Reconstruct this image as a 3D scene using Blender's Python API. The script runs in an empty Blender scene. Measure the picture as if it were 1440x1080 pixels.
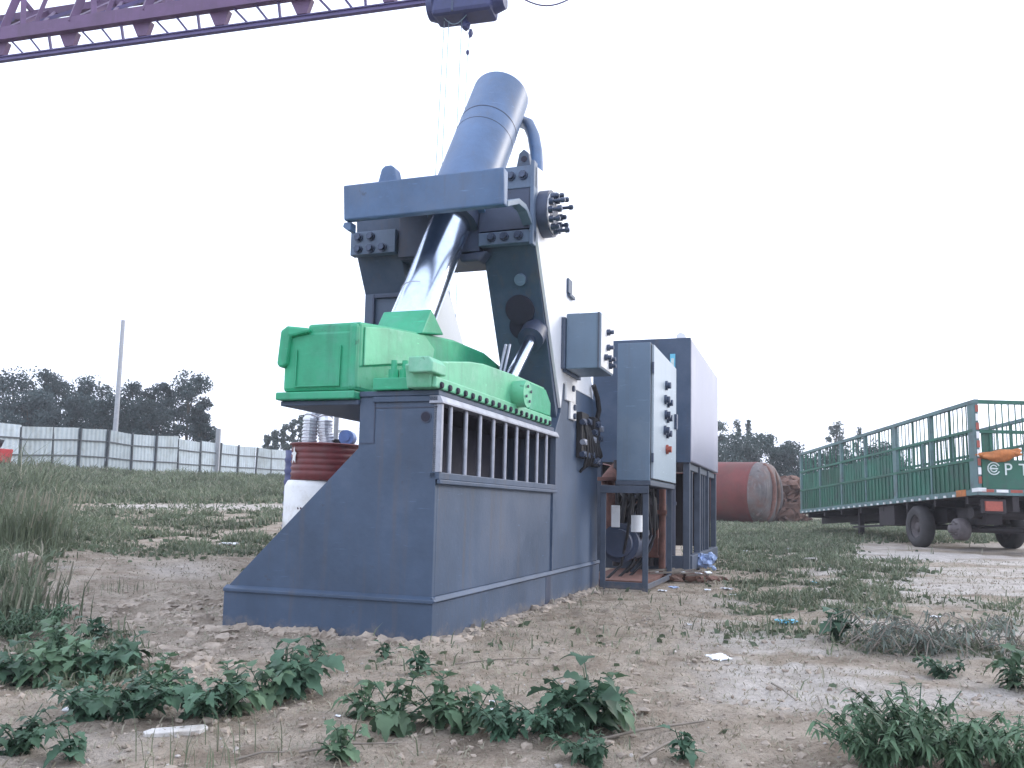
import bpy, bmesh, math, random
import numpy as np
from mathutils import Vector, Matrix
random.seed(7); RNG = np.random.default_rng(11)
S = bpy.context.scene; COL = S.collection
rad = math.radians

# ------------------------------------------------------------------ camera
F_PX, HOR, ROLL, PITCH, EYE = 1200.0, 690.0, rad(1.5), rad(4.5), 1.085
CY = HOR - F_PX*math.tan(PITCH); CX = 720.0
cR0 = Vector((1,0,0)); cF = Vector((0, math.cos(PITCH), math.sin(PITCH))); cU0 = cR0.cross(cF)
cR = math.cos(ROLL)*cR0 + math.sin(ROLL)*cU0; cU = -math.sin(ROLL)*cR0 + math.cos(ROLL)*cU0
cam = bpy.data.cameras.new('camera'); camo = bpy.data.objects.new('camera', cam); COL.objects.link(camo)
m = Matrix((cR, cU, -cF)).transposed().to_4x4(); m.translation = (0,0,EYE); camo.matrix_world = m
cam.sensor_width = 36; cam.lens = 36*F_PX/1440; cam.shift_y = (CY-540)/1440
cam.clip_start = .05; cam.clip_end = 3000; S.camera = camo

# ------------------------------------------------------------------ world, sun, exposure
SUN_EL, SUN_AZ = rad(24), rad(62)         # azimuth measured from +Y towards +X: low on the right, a bit behind the machine
w = bpy.data.worlds.new('World'); S.world = w; w.use_nodes = True
nt = w.node_tree; bg = nt.nodes['Background']
sky = nt.nodes.new('ShaderNodeTexSky'); sky.sky_type = 'NISHITA'; sky.sun_disc = False
sky.sun_elevation = SUN_EL; sky.sun_rotation = SUN_AZ; sky.air_density = 1.5; sky.dust_density = 4.0
mx = nt.nodes.new('ShaderNodeMix'); mx.data_type = 'RGBA'; mx.inputs['Factor'].default_value = .82   # closed cloud cover over the clear sky
mx.inputs['B'].default_value = (13.2, 14.4, 17.4, 1)
nt.links.new(sky.outputs[0], mx.inputs['A']); nt.links.new(mx.outputs['Result'], bg.inputs[0]); bg.inputs[1].default_value = .1
sl = bpy.data.lights.new('sun', 'SUN'); sl.energy = 1.0; sl.angle = rad(14); sl.color = (1,.95,.88)
so = bpy.data.objects.new('sun', sl); COL.objects.link(so)
sd = Vector((math.sin(SUN_AZ)*math.cos(SUN_EL), math.cos(SUN_AZ)*math.cos(SUN_EL), math.sin(SUN_EL)))
so.rotation_euler = sd.to_track_quat('Z','Y').to_euler(); so.location = sd*50
S.view_settings.view_transform = 'Standard'; S.view_settings.look = 'None'; S.view_settings.exposure = 0.55
S.render.engine = 'CYCLES'

# ------------------------------------------------------------------ materials
def mat(name, col, rough=.6, metal=0., var=.25, vscale=6., bump=0., bscale=40., dirt=None, dscale=3., spec=.5, streak=None, splash=None, orand=0.):
    m = bpy.data.materials.new(name); m.use_nodes = True; n = m.node_tree; b = n.nodes['Principled BSDF']
    b.inputs['Roughness'].default_value = rough; b.inputs['Metallic'].default_value = metal
    b.inputs['Specular IOR Level'].default_value = spec
    tc = n.nodes.new('ShaderNodeTexCoord'); oi = n.nodes.new('ShaderNodeObjectInfo')
    no = n.nodes.new('ShaderNodeTexNoise'); no.inputs['Scale'].default_value = vscale; no.inputs['Detail'].default_value = 6; no.inputs['Roughness'].default_value = .65
    n.links.new(tc.outputs['Object'], no.inputs['Vector'])
    cr = n.nodes.new('ShaderNodeValToRGB'); e = cr.color_ramp.elements
    e[0].position = .3; e[1].position = .72
    e[0].color = (*[c*(1-var) for c in col],1); e[1].color = (*[min(1,c*(1+var)) for c in col],1)
    n.links.new(no.outputs['Fac'], cr.inputs[0]); out = cr.outputs[0]
    if dirt:
        n2 = n.nodes.new('ShaderNodeTexNoise'); n2.inputs['Scale'].default_value = dscale; n2.inputs['Detail'].default_value = 9; n2.inputs['Roughness'].default_value = .7
        n.links.new(tc.outputs['Object'], n2.inputs['Vector'])
        r2 = n.nodes.new('ShaderNodeValToRGB'); r2.color_ramp.elements[0].position = .5; r2.color_ramp.elements[1].position = .72
        n.links.new(n2.outputs['Fac'], r2.inputs[0])
        mm = n.nodes.new('ShaderNodeMix'); mm.data_type = 'RGBA'; mm.inputs['B'].default_value = (*dirt,1)
        n.links.new(r2.outputs[0], mm.inputs['Factor']); n.links.new(out, mm.inputs['A']); out = mm.outputs['Result']
    def layer(fac, colr):
        nonlocal out
        q = n.nodes.new('ShaderNodeMix'); q.data_type = 'RGBA'; q.inputs['B'].default_value = (*colr,1)
        n.links.new(fac, q.inputs['Factor']); n.links.new(out, q.inputs['A']); out = q.outputs['Result']
    def ramped(sc, scale_xyz, lo, hi, top=1., det=7):
        mp_ = n.nodes.new('ShaderNodeMapping'); mp_.inputs['Scale'].default_value = scale_xyz; n.links.new(tc.outputs['Object'], mp_.inputs['Vector'])
        q = n.nodes.new('ShaderNodeTexNoise'); q.inputs['Scale'].default_value = sc; q.inputs['Detail'].default_value = det; q.inputs['Roughness'].default_value = .7; n.links.new(mp_.outputs[0], q.inputs['Vector'])
        r = n.nodes.new('ShaderNodeMapRange'); r.inputs['From Min'].default_value = lo; r.inputs['From Max'].default_value = hi; r.inputs['To Max'].default_value = top; n.links.new(q.outputs['Fac'], r.inputs[0]); return r.outputs[0]
    if streak:
        layer(ramped(3.2, (2.6,2.6,.16), .54, .74, .55), streak)                    # runs down the plates
        layer(ramped(9, (1,1,1), .66, .74, .6, 4), tuple(c*.55 for c in streak))    # chips and scuffs
        layer(ramped(14, (.25,.25,3), .66, .72, .4, 3), tuple(min(1,c*2.2) for c in col))  # scratches to primer
    if splash:                                                                       # mud thrown up along the foot, ragged top edge
        sx = n.nodes.new('ShaderNodeSeparateXYZ'); n.links.new(tc.outputs['Object'], sx.inputs[0])
        q = n.nodes.new('ShaderNodeTexNoise'); q.inputs['Scale'].default_value = 6; q.inputs['Detail'].default_value = 8; q.inputs['Roughness'].default_value = .8; n.links.new(tc.outputs['Object'], q.inputs['Vector'])
        a1 = n.nodes.new('ShaderNodeMath'); a1.operation = 'MULTIPLY_ADD'; a1.inputs[1].default_value = .5; a1.inputs[2].default_value = -.2; n.links.new(q.outputs['Fac'], a1.inputs[0])
        a2 = n.nodes.new('ShaderNodeMath'); a2.operation = 'SUBTRACT'; n.links.new(a1.outputs[0], a2.inputs[0]); n.links.new(sx.outputs['Z'], a2.inputs[1])
        r = n.nodes.new('ShaderNodeMapRange'); r.inputs['From Min'].default_value = -.03; r.inputs['From Max'].default_value = .06; r.inputs['To Max'].default_value = .45; n.links.new(a2.outputs[0], r.inputs[0]); layer(r.outputs[0], splash)
    if orand:
        r = n.nodes.new('ShaderNodeMapRange'); r.inputs['To Min'].default_value = 1-orand; r.inputs['To Max'].default_value = 1+orand; n.links.new(oi.outputs['Random'], r.inputs[0])
        hs = n.nodes.new('ShaderNodeHueSaturation'); n.links.new(r.outputs[0], hs.inputs['Value']); n.links.new(out, hs.inputs['Color'])
        r3 = n.nodes.new('ShaderNodeMapRange'); r3.inputs['To Min'].default_value = .5-.05*orand; r3.inputs['To Max'].default_value = .5+.02*orand; n.links.new(oi.outputs['Random'], r3.inputs[0]); n.links.new(r3.outputs[0], hs.inputs['Hue']); out = hs.outputs[0]
    n.links.new(out, b.inputs['Base Color'])
    rr = n.nodes.new('ShaderNodeMapRange'); rr.inputs['To Min'].default_value = max(.02,rough*.8); rr.inputs['To Max'].default_value = min(1,rough*1.25)
    n.links.new(no.outputs['Fac'], rr.inputs[0]); n.links.new(rr.outputs[0], b.inputs['Roughness'])
    if bump:
        n3 = n.nodes.new('ShaderNodeTexNoise'); n3.inputs['Scale'].default_value = bscale; n3.inputs['Detail'].default_value = 4
        n.links.new(tc.outputs['Object'], n3.inputs['Vector'])
        bp = n.nodes.new('ShaderNodeBump'); bp.inputs['Strength'].default_value = bump; bp.inputs['Distance'].default_value = .01
        n.links.new(n3.outputs['Fac'], bp.inputs['Height']); n.links.new(bp.outputs[0], b.inputs['Normal'])
    return m
def leafmat(name, col, var=.35, vscale=3., trans=.25, rough=.55, orand=0.):
    m = mat(name, col, rough, var=var, vscale=vscale, spec=.3, orand=orand); n = m.node_tree; b = n.nodes['Principled BSDF']
    t = n.nodes.new('ShaderNodeBsdfTranslucent'); ms = n.nodes.new('ShaderNodeMixShader'); ms.inputs[0].default_value = trans
    src = b.inputs['Base Color'].links[0].from_socket; n.links.new(src, t.inputs[0])
    n.links.new(b.outputs[0], ms.inputs[1]); n.links.new(t.outputs[0], ms.inputs[2])
    n.links.new(ms.outputs[0], n.nodes['Material Output'].inputs[0]); return m
MT = dict(
 steel = mat('grey blue painted steel', (.052,.084,.142), .5, var=.3, vscale=1.1, bump=.15, bscale=24, dirt=(.09,.11,.155), dscale=.55, streak=(.095,.085,.085), splash=(.24,.2,.165)),
 steeld = mat('dark grey painted steel', (.044,.06,.105), .5, var=.25, vscale=3, dirt=(.07,.07,.09), dscale=2, streak=(.07,.06,.06)),
 barrel = mat('blue grey cylinder paint', (.078,.142,.265), .42, var=.28, vscale=1.7, bump=.12, bscale=12, dirt=(.105,.15,.24), dscale=1.1, streak=(.1,.12,.17)),
 pale    = mat('glare white plate', (.78,.8,.83), .5, var=.05, vscale=2),  # near-white holds the overexposed glare of right-facing plates, dark grey in truth
 dark    = mat('dark opening', (.026,.026,.045), .8, var=.3),  # near-black put in for the shade inside openings; jaw bolts share it
 rubber  = mat('black rubber', (.02,.02,.024), .7, var=.3, vscale=12),
 bolt    = mat('dark bolt steel', (.06,.08,.13), .4, metal=.4, var=.3, vscale=20),
 chrome  = mat('chromed rod', (.56,.64,.78), .2, metal=1., var=.12, vscale=5),
 bar     = mat('bare bright steel bar', (.34,.36,.42), .4, metal=.5, var=.2, vscale=9),
 green = mat('green machine paint', (.028,.35,.18), .45, var=.2, vscale=2.6, bump=.5, bscale=8, dirt=(.07,.34,.22), dscale=2.2, streak=(.03,.17,.1)),
 green_lit = mat('lit green machine paint', (.13,.46,.27), .45, var=.22, vscale=2, bump=.45, bscale=8, dirt=(.33,.58,.47), dscale=1.2, streak=(.09,.28,.18)),  # lit copy of the green paint, the brightness put into its colour
 door_glare = mat('door sheet with glare', (.34,.41,.47), .35, var=.08, vscale=2, dirt=(.28,.35,.41), dscale=1, streak=(.24,.28,.32)),  # sky glare put into the door's colour, paler than the cabinet body
 cabinet = mat('blue grey sheet steel', (.13,.19,.265), .42, var=.1, vscale=2, dirt=(.17,.225,.29), dscale=1.3, streak=(.12,.14,.17)),
 tank = mat('lilac grey sheet with glare', (.25,.25,.33), .3, var=.15, vscale=1.2, dirt=(.34,.33,.4), dscale=.8, streak=(.17,.16,.2)),  # paler than the tank front: right-side glare put into the colour
 flange  = mat('lighter grey blue flange paint', (.10,.145,.22), .5, var=.2, vscale=3, streak=(.09,.085,.09)),
 frame = mat('slate frame steel', (.062,.08,.115), .5, var=.25, vscale=5, splash=(.2,.16,.13)),
 rusty   = mat('rusty steel', (.16,.075,.06), .8, var=.4, vscale=7, bump=.3),
 white   = mat('white paint', (.78,.79,.8), .5, var=.06, vscale=6, dirt=(.6,.58,.55), dscale=5),
 reddrum = mat('maroon drum paint', (.16,.032,.035), .45, var=.25, vscale=6, dirt=(.12,.05,.05), dscale=5),
 silver  = mat('silver ribbed duct', (.62,.64,.68), .3, metal=.75, var=.15, vscale=9),
 bluepl  = mat('blue plastic', (.1,.18,.42), .4, var=.2),
 crane = mat('red purple crane paint', (.135,.075,.165), .55, var=.25, vscale=1.5, streak=(.09,.06,.09)),
 crane2 = mat('blue purple crane paint', (.11,.09,.22), .55, var=.2, vscale=1.5),
 hoist   = mat('navy hoist paint', (.045,.055,.15), .5, var=.2),
 rope    = mat('steel rope', (.24,.34,.42), .5, metal=.3),
 sheet = mat('pale corrugated sheet', (.40,.46,.50), .5, var=.16, vscale=1.4, dirt=(.28,.31,.31), dscale=1.2, streak=(.2,.2,.19), orand=.16),
 sheetd  = mat('dark fence rail', (.06,.07,.08), .7, var=.3),
 concrete= mat('pale concrete', (.30,.31,.33), .85, var=.15, vscale=8, bump=.2),
 redtank = mat('faded red tank paint', (.14,.032,.03), .7, var=.35, vscale=.9, dirt=(.125,.05,.04), dscale=.7, streak=(.1,.05,.045)),
 greytank = mat('grey rusty tank end', (.13,.115,.115), .8, var=.5, vscale=1.2, dirt=(.17,.08,.06), dscale=1, streak=(.32,.31,.31)),
 scrap   = mat('brown scrap', (.15,.085,.065), .85, var=.5, vscale=3, bump=.5),
 tgreen = mat('worn green trailer paint', (.025,.12,.082), .6, var=.35, vscale=1.2, dirt=(.05,.085,.08), dscale=1.5, streak=(.07,.07,.06), orand=.2),
 tframe = mat('pale green trailer post paint', (.1,.18,.185), .55, var=.25, vscale=2, dirt=(.07,.08,.09), dscale=3, streak=(.12,.09,.08)),
 chassis = mat('dark brown chassis', (.028,.022,.026), .7, var=.4, vscale=3),
 tyre    = mat('dusty tyre', (.045,.042,.045), .85, var=.3, vscale=4),
 rim     = mat('dusty rim', (.12,.105,.11), .7, var=.3),
 orange = mat('orange fabric', (.45,.16,.05), .75, var=.35, vscale=7),
 lampr = mat('red orange lamp lens', (.33,.075,.05), .4, var=.25, vscale=9),
 red     = mat('red paint', (.45,.03,.04), .5, var=.2),
 paper   = mat('white litter', (.75,.77,.8), .6, var=.12, vscale=8),
 cyanp   = mat('cyan litter', (.15,.5,.68), .5, var=.15),
 bluebag = mat('blue white litter bag', (.32,.42,.72), .45, var=.6, vscale=9),
 stone = mat('pale stone', (.40,.37,.345), .9, var=.3, vscale=9, bump=.4),
 clod = mat('dirt clod', (.34,.285,.235), .95, var=.4, vscale=6),
 stone2  = mat('whitish cement board', (.6,.58,.56), .85, var=.2, vscale=12, bump=.4, dirt=(.4,.35,.3), dscale=9),
 wood    = mat('dry grey wood', (.22,.19,.16), .9, var=.3, vscale=10),
 bark    = mat('bark', (.07,.06,.05), .9, var=.3),
 letter  = mat('white lettering', (.62,.7,.68), .6, var=.15, vscale=10),
 ink     = mat('dark ink', (.08,.05,.06), .7),
 weed = leafmat('weed leaf', (.066,.13,.082), .4, 5, orand=.22),
 weedl = leafmat('pale weed leaf', (.105,.18,.105), .38, 5, orand=.22),
 grass = leafmat('grass blade', (.15,.18,.115), .5, .9),
 cover   = leafmat('ground cover leaf', (.11,.145,.09), .5, 1.2),
 dry = leafmat('dry grass blade', (.32,.30,.23), .4, .9),
 brush = leafmat('wilted brush', (.17,.20,.17), .45, 2),
 tree = leafmat('tree leaf', (.045,.072,.075), .5, .35, .2, orand=.15),
 tree2 = leafmat('bluish tree leaf', (.06,.095,.09), .45, .35, .2, orand=.15),
)

# ------------------------------------------------------------------ mesh builder
class MB:
    def __init__(s, sc=1.): s.v=[]; s.f=[]; s.sm=[]; s.sc=sc
    def add(s, vs, fs, smooth=False):
        o=len(s.v); s.v += [tuple(v) for v in vs]; s.f += [tuple(i+o for i in f) for f in fs]; s.sm += [smooth]*len(fs); return s
    def box(s, lo, hi, R=None, c=None):
        lo,hi=[min(a,b) for a,b in zip(lo,hi)],[max(a,b) for a,b in zip(lo,hi)]
        vs=[Vector((x,y,z)) for x in (lo[0],hi[0]) for y in (lo[1],hi[1]) for z in (lo[2],hi[2])]
        if R is not None:
            c=Vector(c) if c is not None else (Vector(lo)+Vector(hi))/2
            vs=[R@(v-c)+c for v in vs]
        return s.add(vs,[(0,1,3,2),(4,6,7,5),(0,4,5,1),(2,3,7,6),(0,2,6,4),(1,5,7,3)])
    def prism(s, poly, ax, a0, a1):
        k=len(poly)
        def P(p,a): return {'u':(a,p[0],p[1]),'v':(p[0],a,p[1]),'w':(p[0],p[1],a)}[ax]
        vs=[P(p,a0) for p in poly]+[P(p,a1) for p in poly]
        return s.add(vs,[tuple(range(k))[::-1],tuple(range(k,2*k))]+[(i,(i+1)%k,k+(i+1)%k,k+i) for i in range(k)])
    def cyl(s, p0, p1, r0, r1=None, n=20, caps=True):
        r1=r0 if r1 is None else r1; p0,p1=Vector(p0),Vector(p1); d=(p1-p0).normalized()
        a=d.orthogonal().normalized(); b=d.cross(a)
        ring=lambda p,r:[p+r*(math.cos(2*math.pi*i/n)*a+math.sin(2*math.pi*i/n)*b) for i in range(n)]
        s.add(ring(p0,r0)+ring(p1,r1),[(i,(i+1)%n,n+(i+1)%n,n+i) for i in range(n)],True)
        if caps:
            if r0>1e-6: s.add(ring(p0,r0),[tuple(range(n))[::-1]])
            if r1>1e-6: s.add(ring(p1,r1),[tuple(range(n))])
        return s
    def tube(s, pts, r, n=8, taper=None):
        pts=[Vector(p) for p in pts]; k=len(pts); vs=[]; a=None
        for i,p in enumerate(pts):
            d=(pts[min(i+1,k-1)]-pts[max(i-1,0)]).normalized()
            a=d.orthogonal().normalized() if a is None else (a-d*a.dot(d)).normalized()
            b=d.cross(a); rr=r if taper is None else r+(taper-r)*i/(k-1)
            vs+=[p+rr*(math.cos(2*math.pi*j/n)*a+math.sin(2*math.pi*j/n)*b) for j in range(n)]
        fs=[(i*n+j,i*n+(j+1)%n,(i+1)*n+(j+1)%n,(i+1)*n+j) for i in range(k-1) for j in range(n)]
        s.add(vs,fs,True); s.add(vs[:n],[tuple(range(n))[::-1]]); return s.add(vs[-n:],[tuple(range(n))])
    def bar(s, p0, p1, a, b=None):                      # square bar between two points
        b=a if b is None else b; p0,p1=Vector(p0),Vector(p1); d=(p1-p0).normalized()
        x=Vector((0,0,1)).cross(d)
        x=Vector((1,0,0)) if x.length<1e-4 else x.normalized(); y=d.cross(x)
        vs=[p+x*i*a/2+y*j*b/2 for p in (p0,p1) for i,j in ((-1,-1),(1,-1),(1,1),(-1,1))]
        return s.add(vs,[(3,2,1,0),(4,5,6,7)]+[(i,(i+1)%4,4+(i+1)%4,4+i) for i in range(4)])
    def lathe(s, prof, c=(0,0,0), n=28, axis='z', R=None):
        vs=[]
        for (r,z) in prof:
            for i in range(n):
                a=2*math.pi*i/n; v=Vector((r*math.cos(a),r*math.sin(a),z))
                if axis=='x': v=Vector((v.z,v.x,v.y))
                if axis=='y': v=Vector((v.x,v.z,v.y))
                if R is not None: v=R@v
                vs.append(v+Vector(c))
        k=len(prof)
        return s.add(vs,[(j*n+i,j*n+(i+1)%n,(j+1)*n+(i+1)%n,(j+1)*n+i) for j in range(k-1) for i in range(n)],True)
    def lump(s, c, r, seed=0, sub=2, rough=.3, sq=(1,1,1), smooth=False):
        bm=bmesh.new(); bmesh.ops.create_icosphere(bm,subdivisions=sub,radius=1); rg=random.Random(seed)
        ph=[Vector((rg.uniform(-1,1),rg.uniform(-1,1),rg.uniform(-1,1)))*3 for _ in range(4)]
        vs=[]
        for v in bm.verts:
            k=1+rough*sum(math.sin(p.dot(v.co)*2+i*1.7) for i,p in enumerate(ph))/2.2
            vs.append(Vector((v.co.x*sq[0],v.co.y*sq[1],v.co.z*sq[2]))*r*k+Vector(c))
        fs=[tuple(v.index for v in f.verts) for f in bm.faces]; bm.free(); return s.add(vs,fs,smooth)
    def build(s, name, m, parent=None, bevel=0., kind=None):
        me=bpy.data.meshes.new(name); sc=s.sc
        me.from_pydata([(v[0]*sc,v[1]*sc,v[2]*sc) for v in s.v],[],s.f)
        me.polygons.foreach_set('use_smooth',s.sm); me.materials.append(m)
        bm=bmesh.new(); bm.from_mesh(me); bmesh.ops.recalc_face_normals(bm,faces=bm.faces); bm.to_mesh(me); bm.free()
        o=bpy.data.objects.new(name,me); COL.objects.link(o)
        if parent: o.parent=parent
        if bevel:
            b=o.modifiers.new('bevel','BEVEL'); b.width=bevel; b.segments=2; b.limit_method='ANGLE'; b.angle_limit=rad(40)
        if kind: o['kind']=kind
        return o
def tag(o, label, cat, group=None):
    o['label']=label; o['category']=cat
    if group: o['group']=group
    return o
def thing(name, label, cat, loc=(0,0,0), rz=0, group=None):
    o=bpy.data.objects.new(name,None); o.empty_display_size=.2; COL.objects.link(o); o.location=loc; o.rotation_euler=(0,0,rz)
    return tag(o,label,cat,group)
def dup(root, loc=None, rz=None, scale=None):
    def cp(o,par):
        c=o.copy(); COL.objects.link(c)
        if par: c.parent=par
        for ch in o.children: cp(ch,c)
        return c
    r=cp(root,None)
    if loc is not None: r.location=loc
    if rz is not None: r.rotation_euler=(0,0,rz)
    if scale is not None: r.scale=(scale,)*3
    return r

# ------------------------------------------------------------------ terrain
def _hash(ix,iy,seed):
    h=(ix.astype(np.int64)*374761393+iy.astype(np.int64)*668265263+seed*974634541)&0xffffffff
    h=((h^(h>>13))*1274126177)&0xffffffff
    return ((h^(h>>16))&0xffff)/65535.
def vnoise(x,y,seed):
    ix,iy=np.floor(x),np.floor(y); fx,fy=x-ix,y-iy; fx=fx*fx*(3-2*fx); fy=fy*fy*(3-2*fy)
    a,b=_hash(ix,iy,seed),_hash(ix+1,iy,seed); c,d=_hash(ix,iy+1,seed),_hash(ix+1,iy+1,seed)
    return (a+(b-a)*fx)*(1-fy)+(c+(d-c)*fx)*fy
def fbm(x,y,f,seed,oct=4,gain=.5):
    t=0;amp=1;tot=0
    for i in range(oct):
        t=t+amp*vnoise(x*f+i*17.3,y*f-i*9.1,seed+i); tot+=amp; amp*=gain; f*=2.07
    return t/tot
def ss(a,b,x): t=np.clip((x-a)/(b-a),0,1); return t*t*(3-2*t)
def ground_z(x,y,fine=True):
    x=np.asarray(x,float); y=np.asarray(y,float); yy=np.maximum(y,.5); q=x/yy
    rise=np.minimum(.05*np.maximum(0,y-8),1.5)*ss(.02,-.13,q)*(y>0)
    tilt=-.018*np.clip(y-6,0,9)*ss(.4,.27,q)*ss(-.6,-.4,q)
    z=rise+tilt
    mach=ss(3.2,1.2,np.hypot((x+.3)/1.0,(y-8.2)/1.9))
    k=1-.35*mach
    z=z+.012*mach+.10*(fbm(x,y,.45,3,3)-.5)*(1-.8*mach)*ss(1.5,4,y)
    if fine:
        far=ss(40,14,y)
        lump=ss(-1.0,-2.6,x+.05*y)*ss(3.5,5,y)*ss(11,8,y)
        z=z+(.06+.16*lump)*(fbm(x,y,1.9,9,4,.55)-.5)*k*far+(.06*(fbm(x,y,7.,21,3,.6)-.5)+.022*(fbm(x,y,17.,23,2)-.5))*far*(1-.4*ss(.2,.5,x/np.maximum(y,.5)))
        rut=(fbm(x*.35,y,3.0,31,3)-.5)
        z=z-.02*np.maximum(0,rut)*ss(.25,.5,q)*far
    return z
def gz(x,y): return float(ground_z(np.array([x]),np.array([y]))[0])
def ray(px,py): return (cF + cR*((px-CX)/F_PX) - cU*((py-CY)/F_PX))
def gp(px,py):
    """where the sight line of a photo pixel meets the terrain"""
    d=ray(px,py); t=1.5
    while t<140:
        p=Vector((0,0,EYE))+d*t
        if p.z<gz(p.x,p.y): break
        t*=1.01
    return Vector((p.x,p.y,gz(p.x,p.y)))
def ap(px,py,Y): d=ray(px,py); return Vector((0,0,EYE))+d*(Y/d.y)
def to_px(x,y,z):
    z=z-EYE; dep=np.maximum(x*cF.x+y*cF.y+z*cF.z,.05)
    return CX+F_PX*(x*cR.x+y*cR.y+z*cR.z)/dep, CY-F_PX*(x*cU.x+y*cU.y+z*cU.z)/dep
def box_mask(px,py,x0,x1,y0,y1,sx=25,sy=10):
    return ss(x0-sx,x0+sx,px)*ss(x1+sx,x1-sx,px)*ss(y0-sy,y0+sy,py)*ss(y1+sy,y1-sy,py)
def masks(x,y,z):
    """grass cover, pale track, as they lie in the place"""
    px,py=to_px(x,y,z); n1=.62*fbm(x,y,.9,41,4,.6)+.38*fbm(x,y,4.,61,3,.6); n2=fbm(x*.3+.12*y,y,1.7,47,4,.6)
    ahead=y>1.0
    g=np.zeros_like(x)
    L=lambda *a,**k: box_mask(px,py,*a,**k)
    g=np.maximum(g,L(-900,520,640,706,40,5)*(.35+.65*ss(.38,.5,n1)))
    g=np.maximum(g,.95*L(-900,470,722,778,40,14)*ss(.38,.52,n1))
    g=np.maximum(g,.8*L(-900,90,690,790,30,10)*ss(.3,.5,n1))
    g=np.maximum(g,.9*L(-900,55,780,905,25,12)*ss(.3,.45,n1))
    g=np.maximum(g,.55*L(-900,210,890,985,40,14)*ss(.4,.52,n1))
    g=np.maximum(g,.9*L(985,1190,722,792,30,14)*ss(.39,.5,n1))
    g=np.maximum(g,.95*L(1100,2400,700,760,30,6)*ss(.3,.44,n1))
    g=np.maximum(g,.8*L(1030,1290,790,890,40,16)*ss(.46,.53,n1))
    g=np.maximum(g,.5*L(1180,1440,850,930,30,16)*ss(.42,.55,n1))
    g=np.maximum(g,.03*L(-600,2200,930,1300,50,20)*ss(.52,.62,n1))
    g=np.maximum(g,.03*L(300,1440,800,1300,50,20)*ss(.5,.6,n1))
    t=.9*L(150,470,709,717,30,3)+.6*L(240,470,724,730,30,3)*ss(.4,.55,n1)
    t=np.maximum(t,L(1120,2400,768,850,40,14)*ss(.36,.52,n2+.25*(n1-.5))*.95)
    t=np.maximum(t,.9*L(980,2400,840,1010,60,30)*ss(.42,.54,.5*n1+.5*n2))
    t=np.maximum(t,.5*L(-600,330,990,1300,60,20)*ss(.4,.6,n1))
    t=np.maximum(t,.6*L(60,300,790,812,30,8)*ss(.35,.6,n1))
    g=np.where(ahead,g,.3*ss(.5,.6,n1)); t=np.where(ahead,t,0)
    return g,np.clip(t,0,1)
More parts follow.
